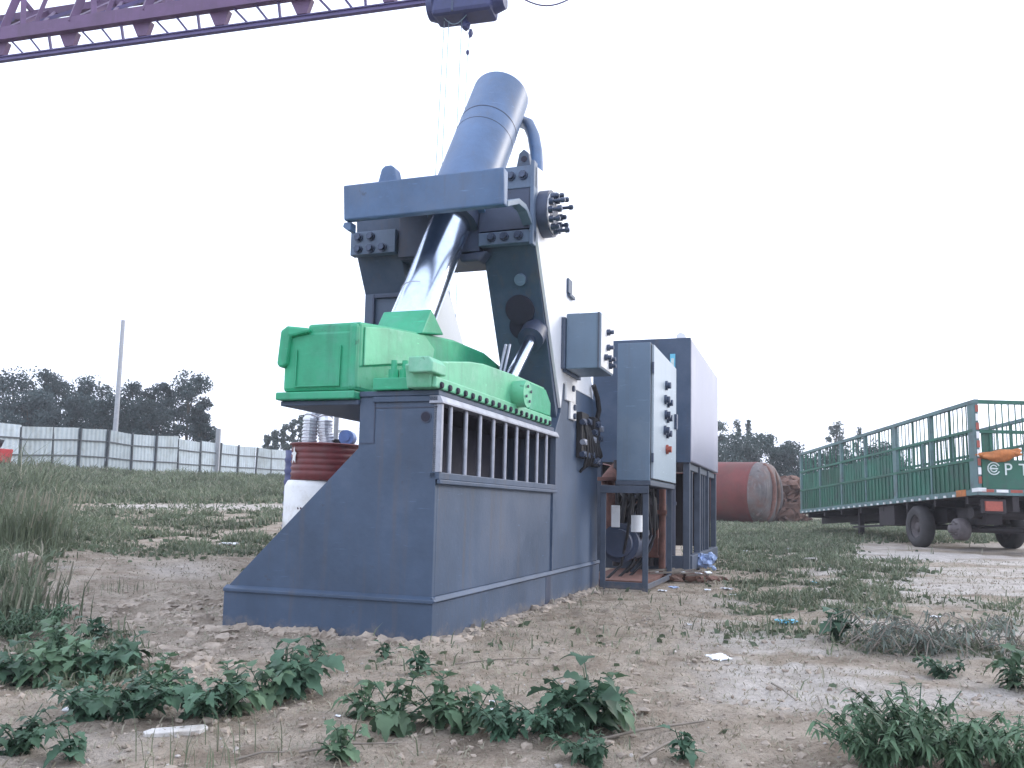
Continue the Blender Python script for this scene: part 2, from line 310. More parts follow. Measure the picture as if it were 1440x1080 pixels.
def make_ground():
    n=620
    t=np.linspace(-1,1,n); a=7.4
    gx=np.sinh(a*t)/np.sinh(a)*900; gy=6.5+np.sinh(a*t)/np.sinh(a)*900
    X,Y=np.meshgrid(gx,gy); x,y=X.ravel(),Y.ravel(); z=ground_z(x,y)
    me=bpy.data.meshes.new('ground'); nv=n*n
    me.vertices.add(nv); me.vertices.foreach_set('co',np.stack([x,y,z],1).ravel())
    i=np.arange(n-1); I,J=np.meshgrid(i,i); b=(J*n+I).ravel()
    q=np.stack([b,b+1,b+n+1,b+n],1).ravel(); nf=(n-1)**2
    me.loops.add(nf*4); me.loops.foreach_set('vertex_index',q.astype(np.int32))
    me.polygons.add(nf); me.polygons.foreach_set('loop_start',np.arange(nf,dtype=np.int32)*4); me.polygons.foreach_set('loop_total',np.full(nf,4,np.int32))
    me.polygons.foreach_set('use_smooth',np.ones(nf,bool)); me.update()
    g,tr=masks(x,y,z)
    at=me.attributes.new('cover','FLOAT_COLOR','POINT')
    at.data.foreach_set('color',np.stack([g,tr,fbm(x,y,.6,77,4),np.ones(nv)],1).ravel().astype(np.float32))
    m=bpy.data.materials.new('dirt ground'); m.use_nodes=True; N=m.node_tree; b=N.nodes['Principled BSDF']; b.inputs['Roughness'].default_value=.95; b.inputs['Specular IOR Level'].default_value=.15
    A=N.nodes.new('ShaderNodeAttribute'); A.attribute_name='cover'; sp=N.nodes.new('ShaderNodeSeparateColor'); N.links.new(A.outputs['Color'],sp.inputs[0])
    geo=N.nodes.new('ShaderNodeNewGeometry')
    def noise(sc,det=6,ro=.65):
        q=N.nodes.new('ShaderNodeTexNoise'); q.inputs['Scale'].default_value=sc; q.inputs['Detail'].default_value=det; q.inputs['Roughness'].default_value=ro
        N.links.new(geo.outputs['Position'],q.inputs['Vector']); return q.outputs['Fac']
    def ramp(f,stops):
        r=N.nodes.new('ShaderNodeValToRGB'); e=r.color_ramp.elements
        while len(e)<len(stops): e.new(.5)
        for el,(p,c) in zip(e,stops): el.position=p; el.color=(*c,1)
        N.links.new(f,r.inputs[0]); return r.outputs[0]
    def mix(f,a_,b_,bt='MIX'):
        q=N.nodes.new('ShaderNodeMix'); q.data_type='RGBA'; q.blend_type=bt
        if isinstance(f,float): q.inputs['Factor'].default_value=f
        else: N.links.new(f,q.inputs['Factor'])
        for s_,k in ((a_,'A'),(b_,'B')):
            if isinstance(s_,tuple): q.inputs[k].default_value=(*s_,1)
            else: N.links.new(s_,q.inputs[k])
        return q.outputs['Result']
    base=ramp(noise(2.3,8,.7),[(.27,(.18,.142,.108)),(.42,(.36,.295,.235)),(.64,(.57,.49,.41))])
    pale=ramp(noise(3.1,8,.75),[(.28,(.33,.29,.26)),(.42,(.55,.50,.455)),(.62,(.74,.69,.65))])
    grn=ramp(noise(5,6,.7),[(.35,(.13,.15,.095)),(.65,(.31,.29,.215))])
    c=mix(sp.outputs[1],base,pale); c=mix(sp.outputs[0],c,grn)
    speck=ramp(noise(42,4,.8),[(.28,(.42,.41,.4)),(.46,(1,1,1)),(.62,(1.06,1.06,1.06)),(.74,(1.7,1.7,1.7))])
    c=mix(1.0,c,speck,'MULTIPLY')
    N.links.new(c,b.inputs['Base Color'])
    bp=N.nodes.new('ShaderNodeBump'); bp.inputs['Strength'].default_value=.9; bp.inputs['Distance'].default_value=.05
    add=N.nodes.new('ShaderNodeMath'); add.operation='ADD'; N.links.new(noise(22,6,.75),add.inputs[0]); N.links.new(noise(70,3,.7),add.inputs[1])
    N.links.new(add.outputs[0],bp.inputs['Height']); N.links.new(bp.outputs[0],b.inputs['Normal'])
    me.materials.append(m); o=bpy.data.objects.new('ground',me); COL.objects.link(o); o['kind']='structure'; return o
make_ground()

# ------------------------------------------------------------------ the shear (local u right, v away, w up; units of 0.7 m)
K=.7
Mz=Matrix.Rotation(rad(-19.22448),3,'Z')@Matrix.Rotation(rad(-.903274),3,'X')@Matrix.Rotation(rad(-.548934),3,'Y')
MLOC=Vector((-.743665*K,8.607655*K,0))
def mroot(name,label,cat):
    o=thing(name,label,cat); o.location=MLOC; o.rotation_mode='QUATERNION'; o.rotation_quaternion=Mz.to_quaternion(); return o
B=lambda:MB(K)
shear=mroot('hydraulic_alligator_shear','huge slate grey hydraulic shear with green jaws and tilted cylinder standing on dirt','shear machine')
def P(name,mb,m,par=shear,bevel=.006,label=None):
    o=mb.build(name,MT[m],par,bevel)
    if label: o['label']=label
    return o
# base
P('plinth',B().prism([(-2.49,-.25),(0,-.25),(0,.42),(-2.49,.42)],'v',0,7.2),'steel')
P('front_plate',B().prism([(-2.45,.46),(-.02,.46),(-.02,2.50),(-.913,2.50),(-.913,1.963)],'v',.02,.08),'steel',bevel=.003)
P('weld_ledge',B().prism([(0,.40),(.035,.425),(0,.47),(-.02,.47),(-.02,.40)],'v',-.02,7.2).prism([(-.03,.405),(-.03,.44),(.03,.475),(.03,.405)],'u',-2.48,.02),'steel',bevel=.004)
side=P('side_panel',B().box((-.08,.08,.47),(-.02,4.22,1.64)).box((-.08,4.16,.47),(.012,4.235,1.64)),'steel',bevel=.003)
P('wedge_cover',B().prism([(-2.44,.46),(-.93,1.96),(-.93,1.88),(-2.36,.46)],'v',.08,3.6),'steel')
P('left_wall',B().box((-.91,.08,.46),(-.85,4.2,2.5)),'steel')
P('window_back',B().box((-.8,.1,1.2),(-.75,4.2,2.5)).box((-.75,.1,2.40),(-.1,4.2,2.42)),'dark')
P('platform',B().box((-.915,0,2.503),(-.001,4.2,2.56)).box((-.75,-.01,2.44),(-.0,.0175,2.5)),'steel')
P('platform_wing',B().box((-1.87,-.02,2.42),(-.917,3.6,2.472)),'steel')
P('rear_post',B().prism([(4.24,.47),(7.1,.47),(6.98,2.83),(6.93,3.3),(4.66,3.3),(4.56,2.83),(4.24,2.45)],'u',-.86,-.012),'steel')
P('rear_body',B().box((-2.9,3.9,.44),(-.87,7.0,2.38)),'steel')
P('gusset_seam',B().box((-.001,3.9,-.1),(.004,4.15,.40)),'steeld',bevel=0)
P('hole_rim',B().cyl((-.144,.018,2.283),(-.144,.008,2.283),.062,n=20),'steeld',bevel=0)
P('hole',B().cyl((-.144,.012,2.283),(-.144,.004,2.283),.05,n=20),'dark',bevel=0)
P('access_panel_seam',B().box((-.74,.012,2.02),(-.728,.018,2.44)).box((-.9,.012,2.01),(-.728,.018,2.02)).box((-.728,.012,2.38),(-.02,.018,2.392)),'steeld',bevel=0)
# window frame with bars
P('window_sill',B().box((-.09,.02,1.645),(.02,4.3,1.72)).box((-.005,.02,1.60),(.035,4.3,1.645)),'steel')
P('window_lintel',B().prism([(-.1,2.42),(.05,2.42),(.05,2.44),(.02,2.5),(-.1,2.5)],'v',-.01,4.3),'bar',bevel=.003)
P('window_jamb',B().box((-.06,.02,1.72),(.03,.07,2.42)),'bar',bevel=.002)
P('window_jamb',B().box((-.06,4.2,1.72),(.03,4.25,2.42)),'steel',bevel=.002)
for v in (.33,.76,1.19,1.63,2.06,2.49,2.95,3.38,3.82):
    P('window_bar',B().cyl((-.01,v,1.70),(-.01,v,2.43),.027,n=10),'bar',bevel=0)
# lower jaw with bolt row
lj=P('lower_jaw',B().prism([(-.14,2.565),(3.95,2.565),(3.95,2.92),(3.72,3.10),(2.6,3.09),(1.32,3.045),(.9,3.0),(.1,2.87),(-.2,2.80)],'u',-.3,-.02).prism([(-.14,2.565),(3.95,2.565),(3.95,2.70),(-.14,2.68)],'u',-.02,.03),'green_lit',bevel=.012,label='pale green lower jaw with a row of dark bolts along its foot')
P('jaw_end_block',B().prism([(2.95,2.7),(3.95,2.71),(3.95,2.9),(3.7,3.06),(3.0,3.06)],'u',-.02,.012),'green',bevel=.006)
P('pin_boss',B().cyl((-.02,2.42,2.83),(.16,2.42,2.83),.175,n=24),'green_lit',lj,.01)
for a in range(4):
    t=a*math.pi/2+.4; P('boss_bolt',B().cyl((.17,2.42+.1*math.cos(t),2.83+.1*math.sin(t)),(.185,2.42+.1*math.cos(t),2.83+.1*math.sin(t)),.02,n=8),'steeld',lj,0)
for i in range(19):
    v=-.02+i*3.85/18; P('jaw_bolt',B().cyl((.0,v,2.60),(.055,v,2.60),.045,.03,n=6),'dark',lj,0)
P('jaw_lug',B().prism([(-.22,2.70),(.05,2.70),(.05,2.80),(.0,2.86),(-.22,2.86)],'v',-.28,.06),'green_lit',lj,.01)
P('jaw_base_plate',B().box((-.73,-.06,2.563),(-.31,1.2,2.69)),'green',bevel=.008)
for u,v in ((-.58,.12),(-.47,.16),(-.36,.3)):
    P('clamp_stud',B().cyl((u,v,2.69),(u,v,2.80),.06,n=6).cyl((u,v,2.80),(u,v,2.90),.033,n=10),'green',bevel=.003)
# upper jaw
uj=P('upper_jaw',B().prism([(-.05,2.80),(-.05,3.30),(.5,3.37),(1.5,3.49),(2.48,3.59),(3.6,3.62),(4.4,3.52),(5.3,3.2),(5.2,2.95),(3.0,3.10),(1.8,3.14),(.6,2.92)],'u',-1.55,-.905),'green',bevel=.02,label='green upper jaw arm rising from its heavy head to the cylinder')
P('upper_jaw_lit_flank',B().prism([(.03,2.84),(.03,3.26),(.5,3.345),(1.5,3.46),(1.8,3.34),(1.75,3.16),(.6,2.95)],'u',-.905,-.885),'green_lit',uj,.008)  # thin overlay paints the arm's right side lighter, as lit
P('jaw_head',B().box((-1.83,-.06,2.565),(-.92,1.1,3.225)),'green',uj,.03)
P('head_rib',B().box((-1.02,-.10,2.565),(-.915,.9,3.285)),'green',uj,.03)
P('head_rib',B().prism([(-1.88,2.87),(-1.85,3.235),(-1.77,3.285),(-1.5,3.25),(-1.5,3.2),(-1.73,3.16),(-1.76,2.87),(-1.79,2.83),(-1.85,2.83)],'v',-.12,.8),'green',uj,.02)
P('head_bead',B().tube([(-1.66,-.075,3.02),(-1.66,-.075,2.62),(-1.12,-.075,2.62),(-1.12,-.075,3.05)],.010,6),'green',uj,0)
P('head_shoe',B().box((-1.88,-.11,2.475),(-.918,3.4,2.56)),'green',uj,.01)
P('rod_seat',B().prism([(1.60,3.81),(1.34,3.45),(2.0,3.56)],'u',-1.52,-.85),'green',uj,.012)
# tower legs
P('right_leg',B().prism([(4.62,2.5),(3.24,5.1),(3.17,6.10),(3.6,6.12),(5.5,4.2),(5.8,2.5)],'u',-.84,-.055),'steel')
P('side_plate',B().prism([(4.66,3.302),(4.55,2.9),(3.24,5.1),(3.15,6.15),(3.6,6.22),(4.15,6.08),(4.7,5.7),(5.2,5.05),(6.55,3.5),(6.6,3.302)],'u',-.05,-.004),'pale',bevel=.003,label='side plate with rounded shoulder, glare painted into its pale colour')
P('leg_opening_shade',B().prism([(4.62,2.62),(4.0,3.79),(4.0,3.83),(4.7,2.7)],'u',-.42,-.1),'dark',bevel=0)  # dark panel stands for the shade inside the leg recess
P('leg_shade_patch',B().cyl((-.40,3.78,4.30),(-.40,3.66,4.24),.22,n=24).cyl((-.40,3.92,4.08),(-.40,3.80,4.02),.2,n=24),'dark',bevel=.01)  # dark discs paint the shadowed patch on the leg front
P('leg_cap',B().cyl((-.33,3.50,4.66),(-.33,3.43,4.62),.085,n=18),'cabinet',bevel=.015)
P('left_leg',B().prism([(3.5,.46),(3.5,4.58),(3.2,5.1),(3.15,5.62),(4.0,5.62),(5.0,5.0),(5.76,4.16),(6.2,3.6),(6.2,.46)],'u',-2.86,-2.13),'steel')
P('left_leg_lit_face',B().prism([(3.9,2.6),(3.9,4.3),(3.5,4.95),(4.9,4.98),(5.72,4.12),(6.15,3.55),(6.15,2.6)],'u',-2.13,-2.10),'pale',bevel=.003)  # near-white overlay paints the light falling on the leg's inner side
P('left_leg_rib',B().box((-2.70,3.44,2.5),(-2.67,3.50,4.55)).box((-2.667,3.44,4.5),(-2.15,3.50,4.54)),'steeld',bevel=.003)
# crosshead
cr=P('crosshead',B().prism([(1.84,5.645),(1.89,5.175),(2.02,5.175),(2.02,5.645)],'u',-2.33,-.03),'barrel',bevel=.015)
P('crosshead_top',B().prism([(1.99,5.60),(2.03,5.5),(3.0,5.9),(3.02,6.06)],'u',-2.2,-.9),'barrel',cr,.006)
P('crosshead_gusset',B().prism([(2.0,5.18),(2.0,5.26),(2.45,5.45),(2.75,5.47),(3.02,5.36),(3.02,5.27),(2.75,5.39),(2.45,5.37)],'u',-.16,-.02),'cabinet',cr,.006)
P('crosshead_gusset',B().prism([(-2.36,5.17),(-2.38,5.11),(-2.30,5.05),(-2.25,5.05),(-2.25,5.17)],'v',1.95,2.1),'barrel',cr,.01)
P('crosshead_web',B().box((-2.1,3.06,4.98),(-.82,3.12,5.95)).box((-.82,3.03,5.24),(-.07,3.08,5.82)),'steeld',cr)
P('yoke',B().box((-2.1,3.14,4.96),(-.87,4.0,5.6)).prism([(-1.16,4.96),(-1.1,4.84),(-.82,4.84),(-.70,4.98)],'v',3.06,3.3),'steeld',cr,.02)
P('upper_flange',B().box((-.80,3.02,5.82),(-.003,3.145,6.14)).box((-.06,3.0,5.0),(-.003,3.15,6.2)),'flange',cr)
P('lower_flange',B().box((-.82,3.02,5.04),(-.003,3.16,5.22)),'flange',cr)
P('lower_flange',B().box((-2.86,3.0,5.05),(-2.12,3.14,5.40)),'flange',cr)
def bolt(u,v,w_,r=.05,l=.07,par=cr): P('flange_bolt',B().cyl((u,v,w_),(u,v-.02,w_),r*1.35,n=12).cyl((u,v-.02,w_),(u,v-l,w_),r,n=6),'bolt',par,0)
for u in (-.35,-.17): bolt(u,3.02,6.0)
for u in (-.62,-.43,-.22): bolt(u,3.02,5.14)
for u in (-2.72,-2.52,-2.32): bolt(u,3.0,5.13)
for u in (-2.72,-2.52): bolt(u,3.0,5.31)
P('lifting_eye',B().prism([(-.32,6.1),(-.27,6.36),(-.2,6.42),(-.13,6.36),(-.08,6.1)],'v',3.1,3.22),'steel',cr,.01)
P('eye_hole',B().cyl((-.19,3.098,6.27),(-.19,3.092,6.27),.045,n=12),'dark',cr,0)
P('lifting_lug',B().prism([(-2.02,5.75),(-1.96,5.98),(-1.9,6.02),(-1.82,6.02),(-1.76,5.98),(-1.7,5.75)],'v',2.2,2.4),'barrel',cr,.02)
# main cylinder
a0=Vector((-1.25,1.99,3.77)); top=Vector((-1.09,4.5,7.98)); ax=(top-a0).normalized()
cy=P('main_cylinder',B().cyl(a0+ax*2.05,top,.455,n=64),'barrel',bevel=.03)
P('cylinder_seam',B().cyl(a0+ax*4.0,a0+ax*4.018,.459,n=64),'steeld',cy,0); P('cylinder_seam',B().cyl(a0+ax*3.72,a0+ax*3.73,.458,n=64),'steeld',cy,0)
P('cylinder_gland',B().cyl(a0+ax*1.85,a0+ax*2.05,.36,n=48),'steeld',cy,.01)
P('piston_rod',B().cyl(a0-ax*.25+Vector((-.06,0,0)),a0+ax*1.9+Vector((-.03,0,0)),.29,n=56),'chrome',bevel=0)
P('rod_ring',B().cyl(a0+ax*.42+Vector((-.055,0,0)),a0+ax*.435+Vector((-.055,0,0)),.2915,n=56),'bar',bevel=0)
P('return_pipe',B().tube([(-1.0,5.1,7.85),(-.72,4.85,7.62),(-.55,4.6,7.3),(-.44,4.42,6.95),(-.38,4.3,6.6),(-.35,4.2,6.2),(-.34,4.1,5.7)],.1,14),'barrel',bevel=0)
# trunnion disc with bolts
dc=Vector((0,3.42,5.55))
td=P('trunnion_cover',B().cyl(dc,dc+Vector((.15,0,0)),.33,n=40).cyl(dc+Vector((.15,0,0)),dc+Vector((.17,0,0)),.2,n=30),'steeld',bevel=.012)
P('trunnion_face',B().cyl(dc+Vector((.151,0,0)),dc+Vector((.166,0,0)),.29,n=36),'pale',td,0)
for i in range(12):
    t=2*math.pi*i/12+.1; q=dc+Vector((.166,.25*math.cos(t),.25*math.sin(t))); l=.06+.11*((i*7)%4)/3
    P('trunnion_stud',B().cyl(q,q+Vector((.06,0,0)),.05,n=6).cyl(q,q+Vector((l+.06,0,0)),.025,n=8).cyl(q+Vector((l,0,0)),q+Vector((l+.05,0,0)),.037,n=6),'bolt',td,0)
# hold-down press
h0,h1=Vector((-.2,2.80,3.12)),Vector((-.22,3.66,3.80)); hd=(h1-h0).normalized()
hp=P('press_sleeve',B().cyl(h1-hd*.02,h1+hd*1.2,.19,n=32),'steeld',bevel=.02)
P('press_rod',B().cyl(h0-hd*.2,h1,.085,n=28),'chrome',hp,0)
P('press_rod_guide',B().cyl(h0+Vector((-.2,0,-.1)),h0+Vector((-.2,.3,.5)),.022,n=10).cyl(h0+Vector((-.14,0,-.1)),h0+Vector((-.14,.3,.5)),.018,n=10),'bar',hp,0)
# boxes, brackets and valves on the right flank
jb=P('junction_box',B().box((.06,4.55,3.50),(.6,5.42,4.36)),'cabinet',bevel=.01)
P('box_door_edge',B().box((.56,4.53,3.50),(.585,4.548,4.36)),'frame',jb,.002)
P('box_side_glare',B().box((.602,4.57,3.53),(.612,5.40,4.33)),'white',jb,.002)  # white sheet added to paint glare on the box's right face
P('box_mount',B().box((-.003,4.6,3.46),(.058,5.5,4.3)).box((-.2,4.50,3.5),(.058,4.6,4.3)),'steel',jb)
for v,w_ in ((4.95,4.12),(4.95,3.88),(4.8,3.70),(5.1,3.72),(5.12,3.62)):
    P('knob',B().cyl((.612,v,w_),(.66,v,w_),.05,n=14).cyl((.66,v,w_),(.72,v,w_),.032,n=12),'bolt',jb,0)
P('cable_hook',B().box((0,4.76,4.75),(.03,4.98,4.98)).box((0,4.80,4.70),(.05,5.1,4.75)),'steel',bevel=.004)
P('mount_bracket',B().box((-.01,4.75,3.05),(.03,5.3,3.34)).box((-.01,5.0,2.78),(.03,5.35,3.05)),'white',bevel=.006)  # white colour stands for the glare on this flank
P('bracket_bolt',B().cyl((.03,5.1,3.27),(.06,5.1,3.27),.05,n=8).cyl((.03,5.2,2.98),(.06,5.2,2.98),.05,n=8).cyl((.03,5.2,2.84),(.06,5.2,2.84),.05,n=8),'bolt',bevel=0)
vb=P('valve_block',B().box((-.01,5.5,2.2),(.09,5.95,2.95)).box((-.01,6.3,2.1),(.1,6.75,2.95)).box((-.01,5.95,2.5),(.08,6.3,2.62)),'rubber',bevel=.01)
rg=random.Random(5)
for i in range(16):
    v=5.45+rg.random()*1.25; w_=2.08+rg.random()*.8
    P('solenoid',B().cyl((.1,v,w_),(.1,v+.12,w_+.02),.045,n=12).box((.02,v+.12,w_-.04),(.14,v+.18,w_+.05)),('bolt','steeld','bolt','bar')[i%4],vb,.004)
for i in range(7):
    v=5.6+.17*i; P('hose',B().tube([(.05,v,2.9-.05*i),(.13,v+.04,2.6-.04*i),(.13,v+.12,2.3),(.08,v+.1,2.05+.03*i),(.0,v+.15,1.98+.05*i)],.025,8),'rubber',vb,0)
P('hose',B().tube([(.06,6.6,2.9),(.1,6.62,3.1),(.1,6.5,3.3),(.06,6.35,3.5)],.045,8),'rubber',vb,0)

# ------------------------------------------------------------------ control cabinet on its stand
cab=mroot('control_cabinet','tall narrow blue grey control cabinet with knobs on an angle iron stand','cabinet')
C_=lambda n,mb,m,par=cab,bv=.006: mb.build(n,MT[m],par,bv)
cb=C_('cabinet_body',B().box((.40,6.72,1.88),(.98,9.5,4.29)),'cabinet')
dr=C_('door',B().box((.982,6.80,1.92),(1.03,9.45,4.26)),'door_glare')
C_('hinge',B().box((1.0,6.76,3.75),(1.035,6.80,3.95)),'bolt',dr,.002); C_('hinge',B().box((1.0,6.76,2.2),(1.035,6.80,2.36)),'bolt',dr,.002)
for i,(v,w_) in enumerate([(8.1,3.72),(8.0,3.44),(8.35,3.42),(8.05,3.16),(8.3,3.12),(7.95,2.86),(8.25,2.82),(8.2,2.52)]):
    C_('push_button',B().cyl((1.03,v,w_),(1.07,v,w_),.09,n=16).cyl((1.07,v,w_),(1.13,v,w_),.06,n=14),'lampr' if i==7 else 'bolt',dr,0)
C_('latch',B().box((1.03,9.2,3.0),(1.08,9.35,3.3)),'bolt',dr,.004)
C_('sill_trim',B().box((.39,6.70,1.80),(1.0,9.5,1.878)),'frame')
for u,v in ((.12,6.72),(.86,6.72),(.12,9.4),(.86,9.4)):
    C_('leg',B().box((u,v,-.2),(u+.10,v+.03,1.798)).box((u,v+.03,-.2),(u+.03,v+.12,1.798)),'frame')
C_('stand_rail',B().box((.12,6.725,.02),(.95,6.75,.14)),'frame'); C_('stand_rail',B().box((.93,6.8,.02),(.95,9.4,.12)),'frame'); C_('stand_rail',B().box((.12,6.69,1.66),(.97,6.717,1.79)),'frame')
for k,(u,v) in enumerate([(.5,7.4),(.62,7.9),(.75,8.3),(.55,8.8)]):
    C_('cable',B().tube([(u,v,1.9),(u+.03,v,1.5),(u-.1+.05*k,v+.3,.9),(u-.25,v+.5,.35),(u-.5,v+.2,.06),(u-1.0,v+.1*k,.05)],.028,8),'rubber',cb,0)
C_('cable_gland',B().box((.48,7.2,1.80),(.85,9.0,1.878)),'bolt',cb)
C_('door_seal',B().box((.9795,6.76,1.9),(.9825,9.48,4.28)),'rubber',cb,0)
# ------------------------------------------------------------------ hydraulic power unit (oil tank on frame)
hpu=mroot('hydraulic_power_unit','large lilac grey oil tank on a steel frame behind the control cabinet','power unit')
H_=lambda n,mb,m,par=hpu,bv=.006: mb.build(n,MT[m],par,bv)
tk=H_('oil_tank',B().box((-.95,10.5,2.42),(1.2,16.2,5.08)),'tank',bv=.02)
H_('tank_front_sheet',B().box((-.96,10.47,2.40),(1.19,10.498,5.1)),'steel',tk)
H_('level_gauge',B().box((.75,10.44,3.9),(.86,10.468,4.75)),'cyanp',tk,.003)
H_('gauge_glass',B().box((.775,10.425,4.0),(.835,10.438,4.65)),'letter',tk,0)
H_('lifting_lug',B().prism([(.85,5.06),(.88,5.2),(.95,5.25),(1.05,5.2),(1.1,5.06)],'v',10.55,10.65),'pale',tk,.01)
for v in (10.55,12.4,14.2,16.0):
    for u in (-.9,1.02): H_('frame_leg',B().box((u,v,-.3),(u+.14,v+.14,2.40)),'frame')
H_('frame_rail',B().box((1.04,10.7,2.26),(1.12,16.0,2.40)).box((1.04,10.7,.1),(1.2,16.1,.42)).box((-.8,10.56,.1),(1.02,10.66,.42)),'frame')
for v in (11.4,13.3,13.8): H_('frame_bar',B().box((1.06,v,.42),(1.11,v+.07,2.26)),'frame')
H_('shade_panel',B().box((-.9,15.9,.42),(1.02,15.95,2.40)).box((-.93,10.7,.42),(-.90,15.9,2.4)),'chassis')  # dark panels added to imitate the shading behind and under the tank
for k,(u,v) in enumerate([(.0,10.4),(.35,10.3),(.62,10.45),(.72,9.7),(-.25,9.9),(.5,12.2),(.2,13.1),(.8,14.9)]):
    H_('riser_pipe',B().cyl((u,v,.2),(u,v,2.41),.07+.03*(k%3),n=14).cyl((u,v,1.0+.1*k),(u,v,1.08+.1*k),.15,n=14),('rusty','chassis','steeld')[k%3],bv=0)
H_('manifold',B().box((.05,10.0,1.25),(.75,10.25,1.5)).box((.1,9.95,.45),(.7,10.3,.8)),'chassis')
H_('tag_plate',B().box((.12,7.6,1.05),(.28,7.62,1.45)),'white')
mo=H_('electric_motor',B().cyl((.2,8.0,.75),(.2,9.6,.75),.36,n=28).cyl((.2,7.8,.75),(.2,8.0,.75),.26,n=24),'steeld',bv=.01)
H_('motor_fins',B().box((-.16,8.1,.72),(.56,9.5,.78)).box((.17,8.1,.4),(.23,9.5,1.12)),'steeld',mo)
H_('terminal_box',B().box((.42,8.2,.95),(.62,8.7,1.25)),'bolt',mo)
H_('nameplate',B().box((.62,8.28,1.02),(.63,8.6,1.22)),'white',mo,0)
pu=H_('pump',B().cyl((.35,10.0,.7),(.35,11.2,.7),.25,n=20).box((.1,9.9,.4),(.6,10.1,1.0)),'rusty')
H_('suction_pipe',B().tube([(-.3,9.2,.5),(-.3,9.2,1.5),(-.35,9.4,2.0),(-.4,10.4,2.25)],.14,12).cyl((-.3,9.2,1.95),(-.3,9.2,2.02),.24,n=16),'rusty',pu,0)
for i in range(5): H_('hose',B().tube([(.15+.12*i,8.3+.3*i,1.0),(.3+.1*i,8.0+.2*i,1.6),(.1+.1*i,8.4+.25*i,1.75),(-.1,9.4,1.5-.12*i),(.2,10.4,1.2)],.045,8),'rubber',pu,0)
H_('filter_can',B().cyl((.62,7.5,.98),(.62,7.5,1.28),.11,n=16),'white',pu,.004)
H_('drip_tray',B().box((-.4,7.3,-.05),(.8,10.4,.12)),'rusty',bv=.004)

#==PART2==
# ------------------------------------------------------------------ gantry crane girder and hoist
gA=ap(605,5,13.5); r_=ray(0,87); gB=Vector((0,0,EYE))+r_*((gA.z-EYE)/r_.z)
ge=(gA-gB).normalized(); gn=Vector((0,0,1)).cross(ge).normalized(); gn=gn if gn.y>0 else -gn
crane=thing('gantry_crane_girder','purple lattice gantry crane girder crossing the sky at top left','crane',gA)
def G(e,n,z): return ge*e+gn*n+Vector((0,0,z))
def gpart(n,mb,m,par=crane): return mb.build(n,MT[m],par)
E0,E1=-15.,7.
gpart('hoist_rail',MB().bar(G(E0,0,.01),G(E1,0,.01),.09,.025).bar(G(E0,0,.05),G(E1,0,.05),.02,.056).bar(G(E0,0,.09),G(E1,0,.09),.07,.022),'crane2')
gpart('bottom_chord',MB().bar(G(E0,-.1,.47),G(E1,-.1,.47),.13,.25),'crane')
gpart('upper_chord',MB().bar(G(E0,.95,1.50),G(E1,.95,1.50),.14,.15),'crane')
gpart('top_chord',MB().bar(G(E0,.3,2.3),G(E1,.3,2.3),.14,.15),'crane')
gpart('walkway_cable',MB().tube([G(E0,.5,1.02),G(E1,.5,1.02)],.022,6),'crane2')
e=-13.7;i=0
while e<5:
    hg=gpart('hanger',MB().prism([(-.20,.345),(.20,.345),(.11,.103),(-.08,.103)],'v',-.05,.05),'crane')
    hg.location=ge*e; hg.rotation_euler=(0,0,math.atan2(ge.y,ge.x))
    gpart('lattice_post',MB().bar(G(e+.1,-.1,.5),G(e+.1,.95,1.5),.13),'crane')
    gpart('lattice_post',MB().bar(G(e+.1,-.1,.5),G(e+.35,.3,2.3),.13),'crane')
    gpart('lattice_brace',MB().bar(G(e+.1,-.1,.5),G(e+.95,.95,1.5),.06),'crane2')
    gpart('lattice_brace',MB().bar(G(e+.95,-.1,.5),G(e+.3,.95,1.5),.06),'crane')
    gpart('lattice_brace',MB().bar(G(e+.85,-.1,.5),G(e+1.1,.3,2.3),.07),'crane')
    gpart('lattice_brace',MB().bar(G(e+.6,-.1,.5),G(e+.1,.3,2.3),.09),'crane'); gpart('lattice_brace',MB().bar(G(e+1.4,.95,1.5),G(e+.9,.3,2.3),.08),'crane')
    gpart('rail_strut',MB().bar(G(e+.55,.0,.1),G(e+.25,-.1,.42),.035),'crane2')
    gpart('rail_strut',MB().bar(G(e+.95,.0,.1),G(e+.7,-.1,.42),.035),'crane2')
    gpart('rail_strut',MB().bar(G(e+1.2,.0,.1),G(e+1.2,-.1,.42),.04),'crane2')
    e+=1.62;i+=1
hc=gA+ge*.62
hoist=thing('electric_hoist','navy electric hoist hanging under the crane girder above the tilted cylinder','hoist',hc,math.atan2(ge.y,ge.x))
def hp_(n,mb,m,par=hoist,bv=0.): return mb.build(n,MT[m],par,bv)
hb=hp_('hoist_body',MB().box((-.52,-.24,-.34),(.50,.24,.10)),'hoist',bv=.07)
hp_('end_cover',MB().cyl((-.62,0,-.08),(-.50,0,-.08),.21,.25,24),'hoist',hb,.03)
hp_('end_cover',MB().cyl((.48,0,-.06),(.66,0,-.05),.24,.19,24),'hoist',hb,.03)
hp_('cover_ridge',MB().box((-.1,-.26,-.1),(.42,-.235,.0)).box((-.16,-.25,-.32),(-.13,.25,.1)),'bolt',hb)
hp_('hoist_trolley',MB().box((-.3,-.2,.10),(.3,.2,.32)),'crane2',hb,.01)
hp_('cable_loop',MB().tube([(-.34+.05*k,-.1,-.33-.14*math.sin(math.pi*k/8)) for k in range(9)],.006,6),'rope',hb)
sb=hp_('limit_switch',MB().cyl((.0,0,-.34),(.0,0,-.42),.035,n=12).lump((.02,0,-.46),.075,3,2,.15),'hoist',hb)
hp_('pendant_line',MB().tube([(.06,0,-.45),(.09,0,-.6),(.06,0,-.9),(.05,0,-1.5),(.0,0,-4.0),(0,0,-6.2)],.006,6),'rope',hb)
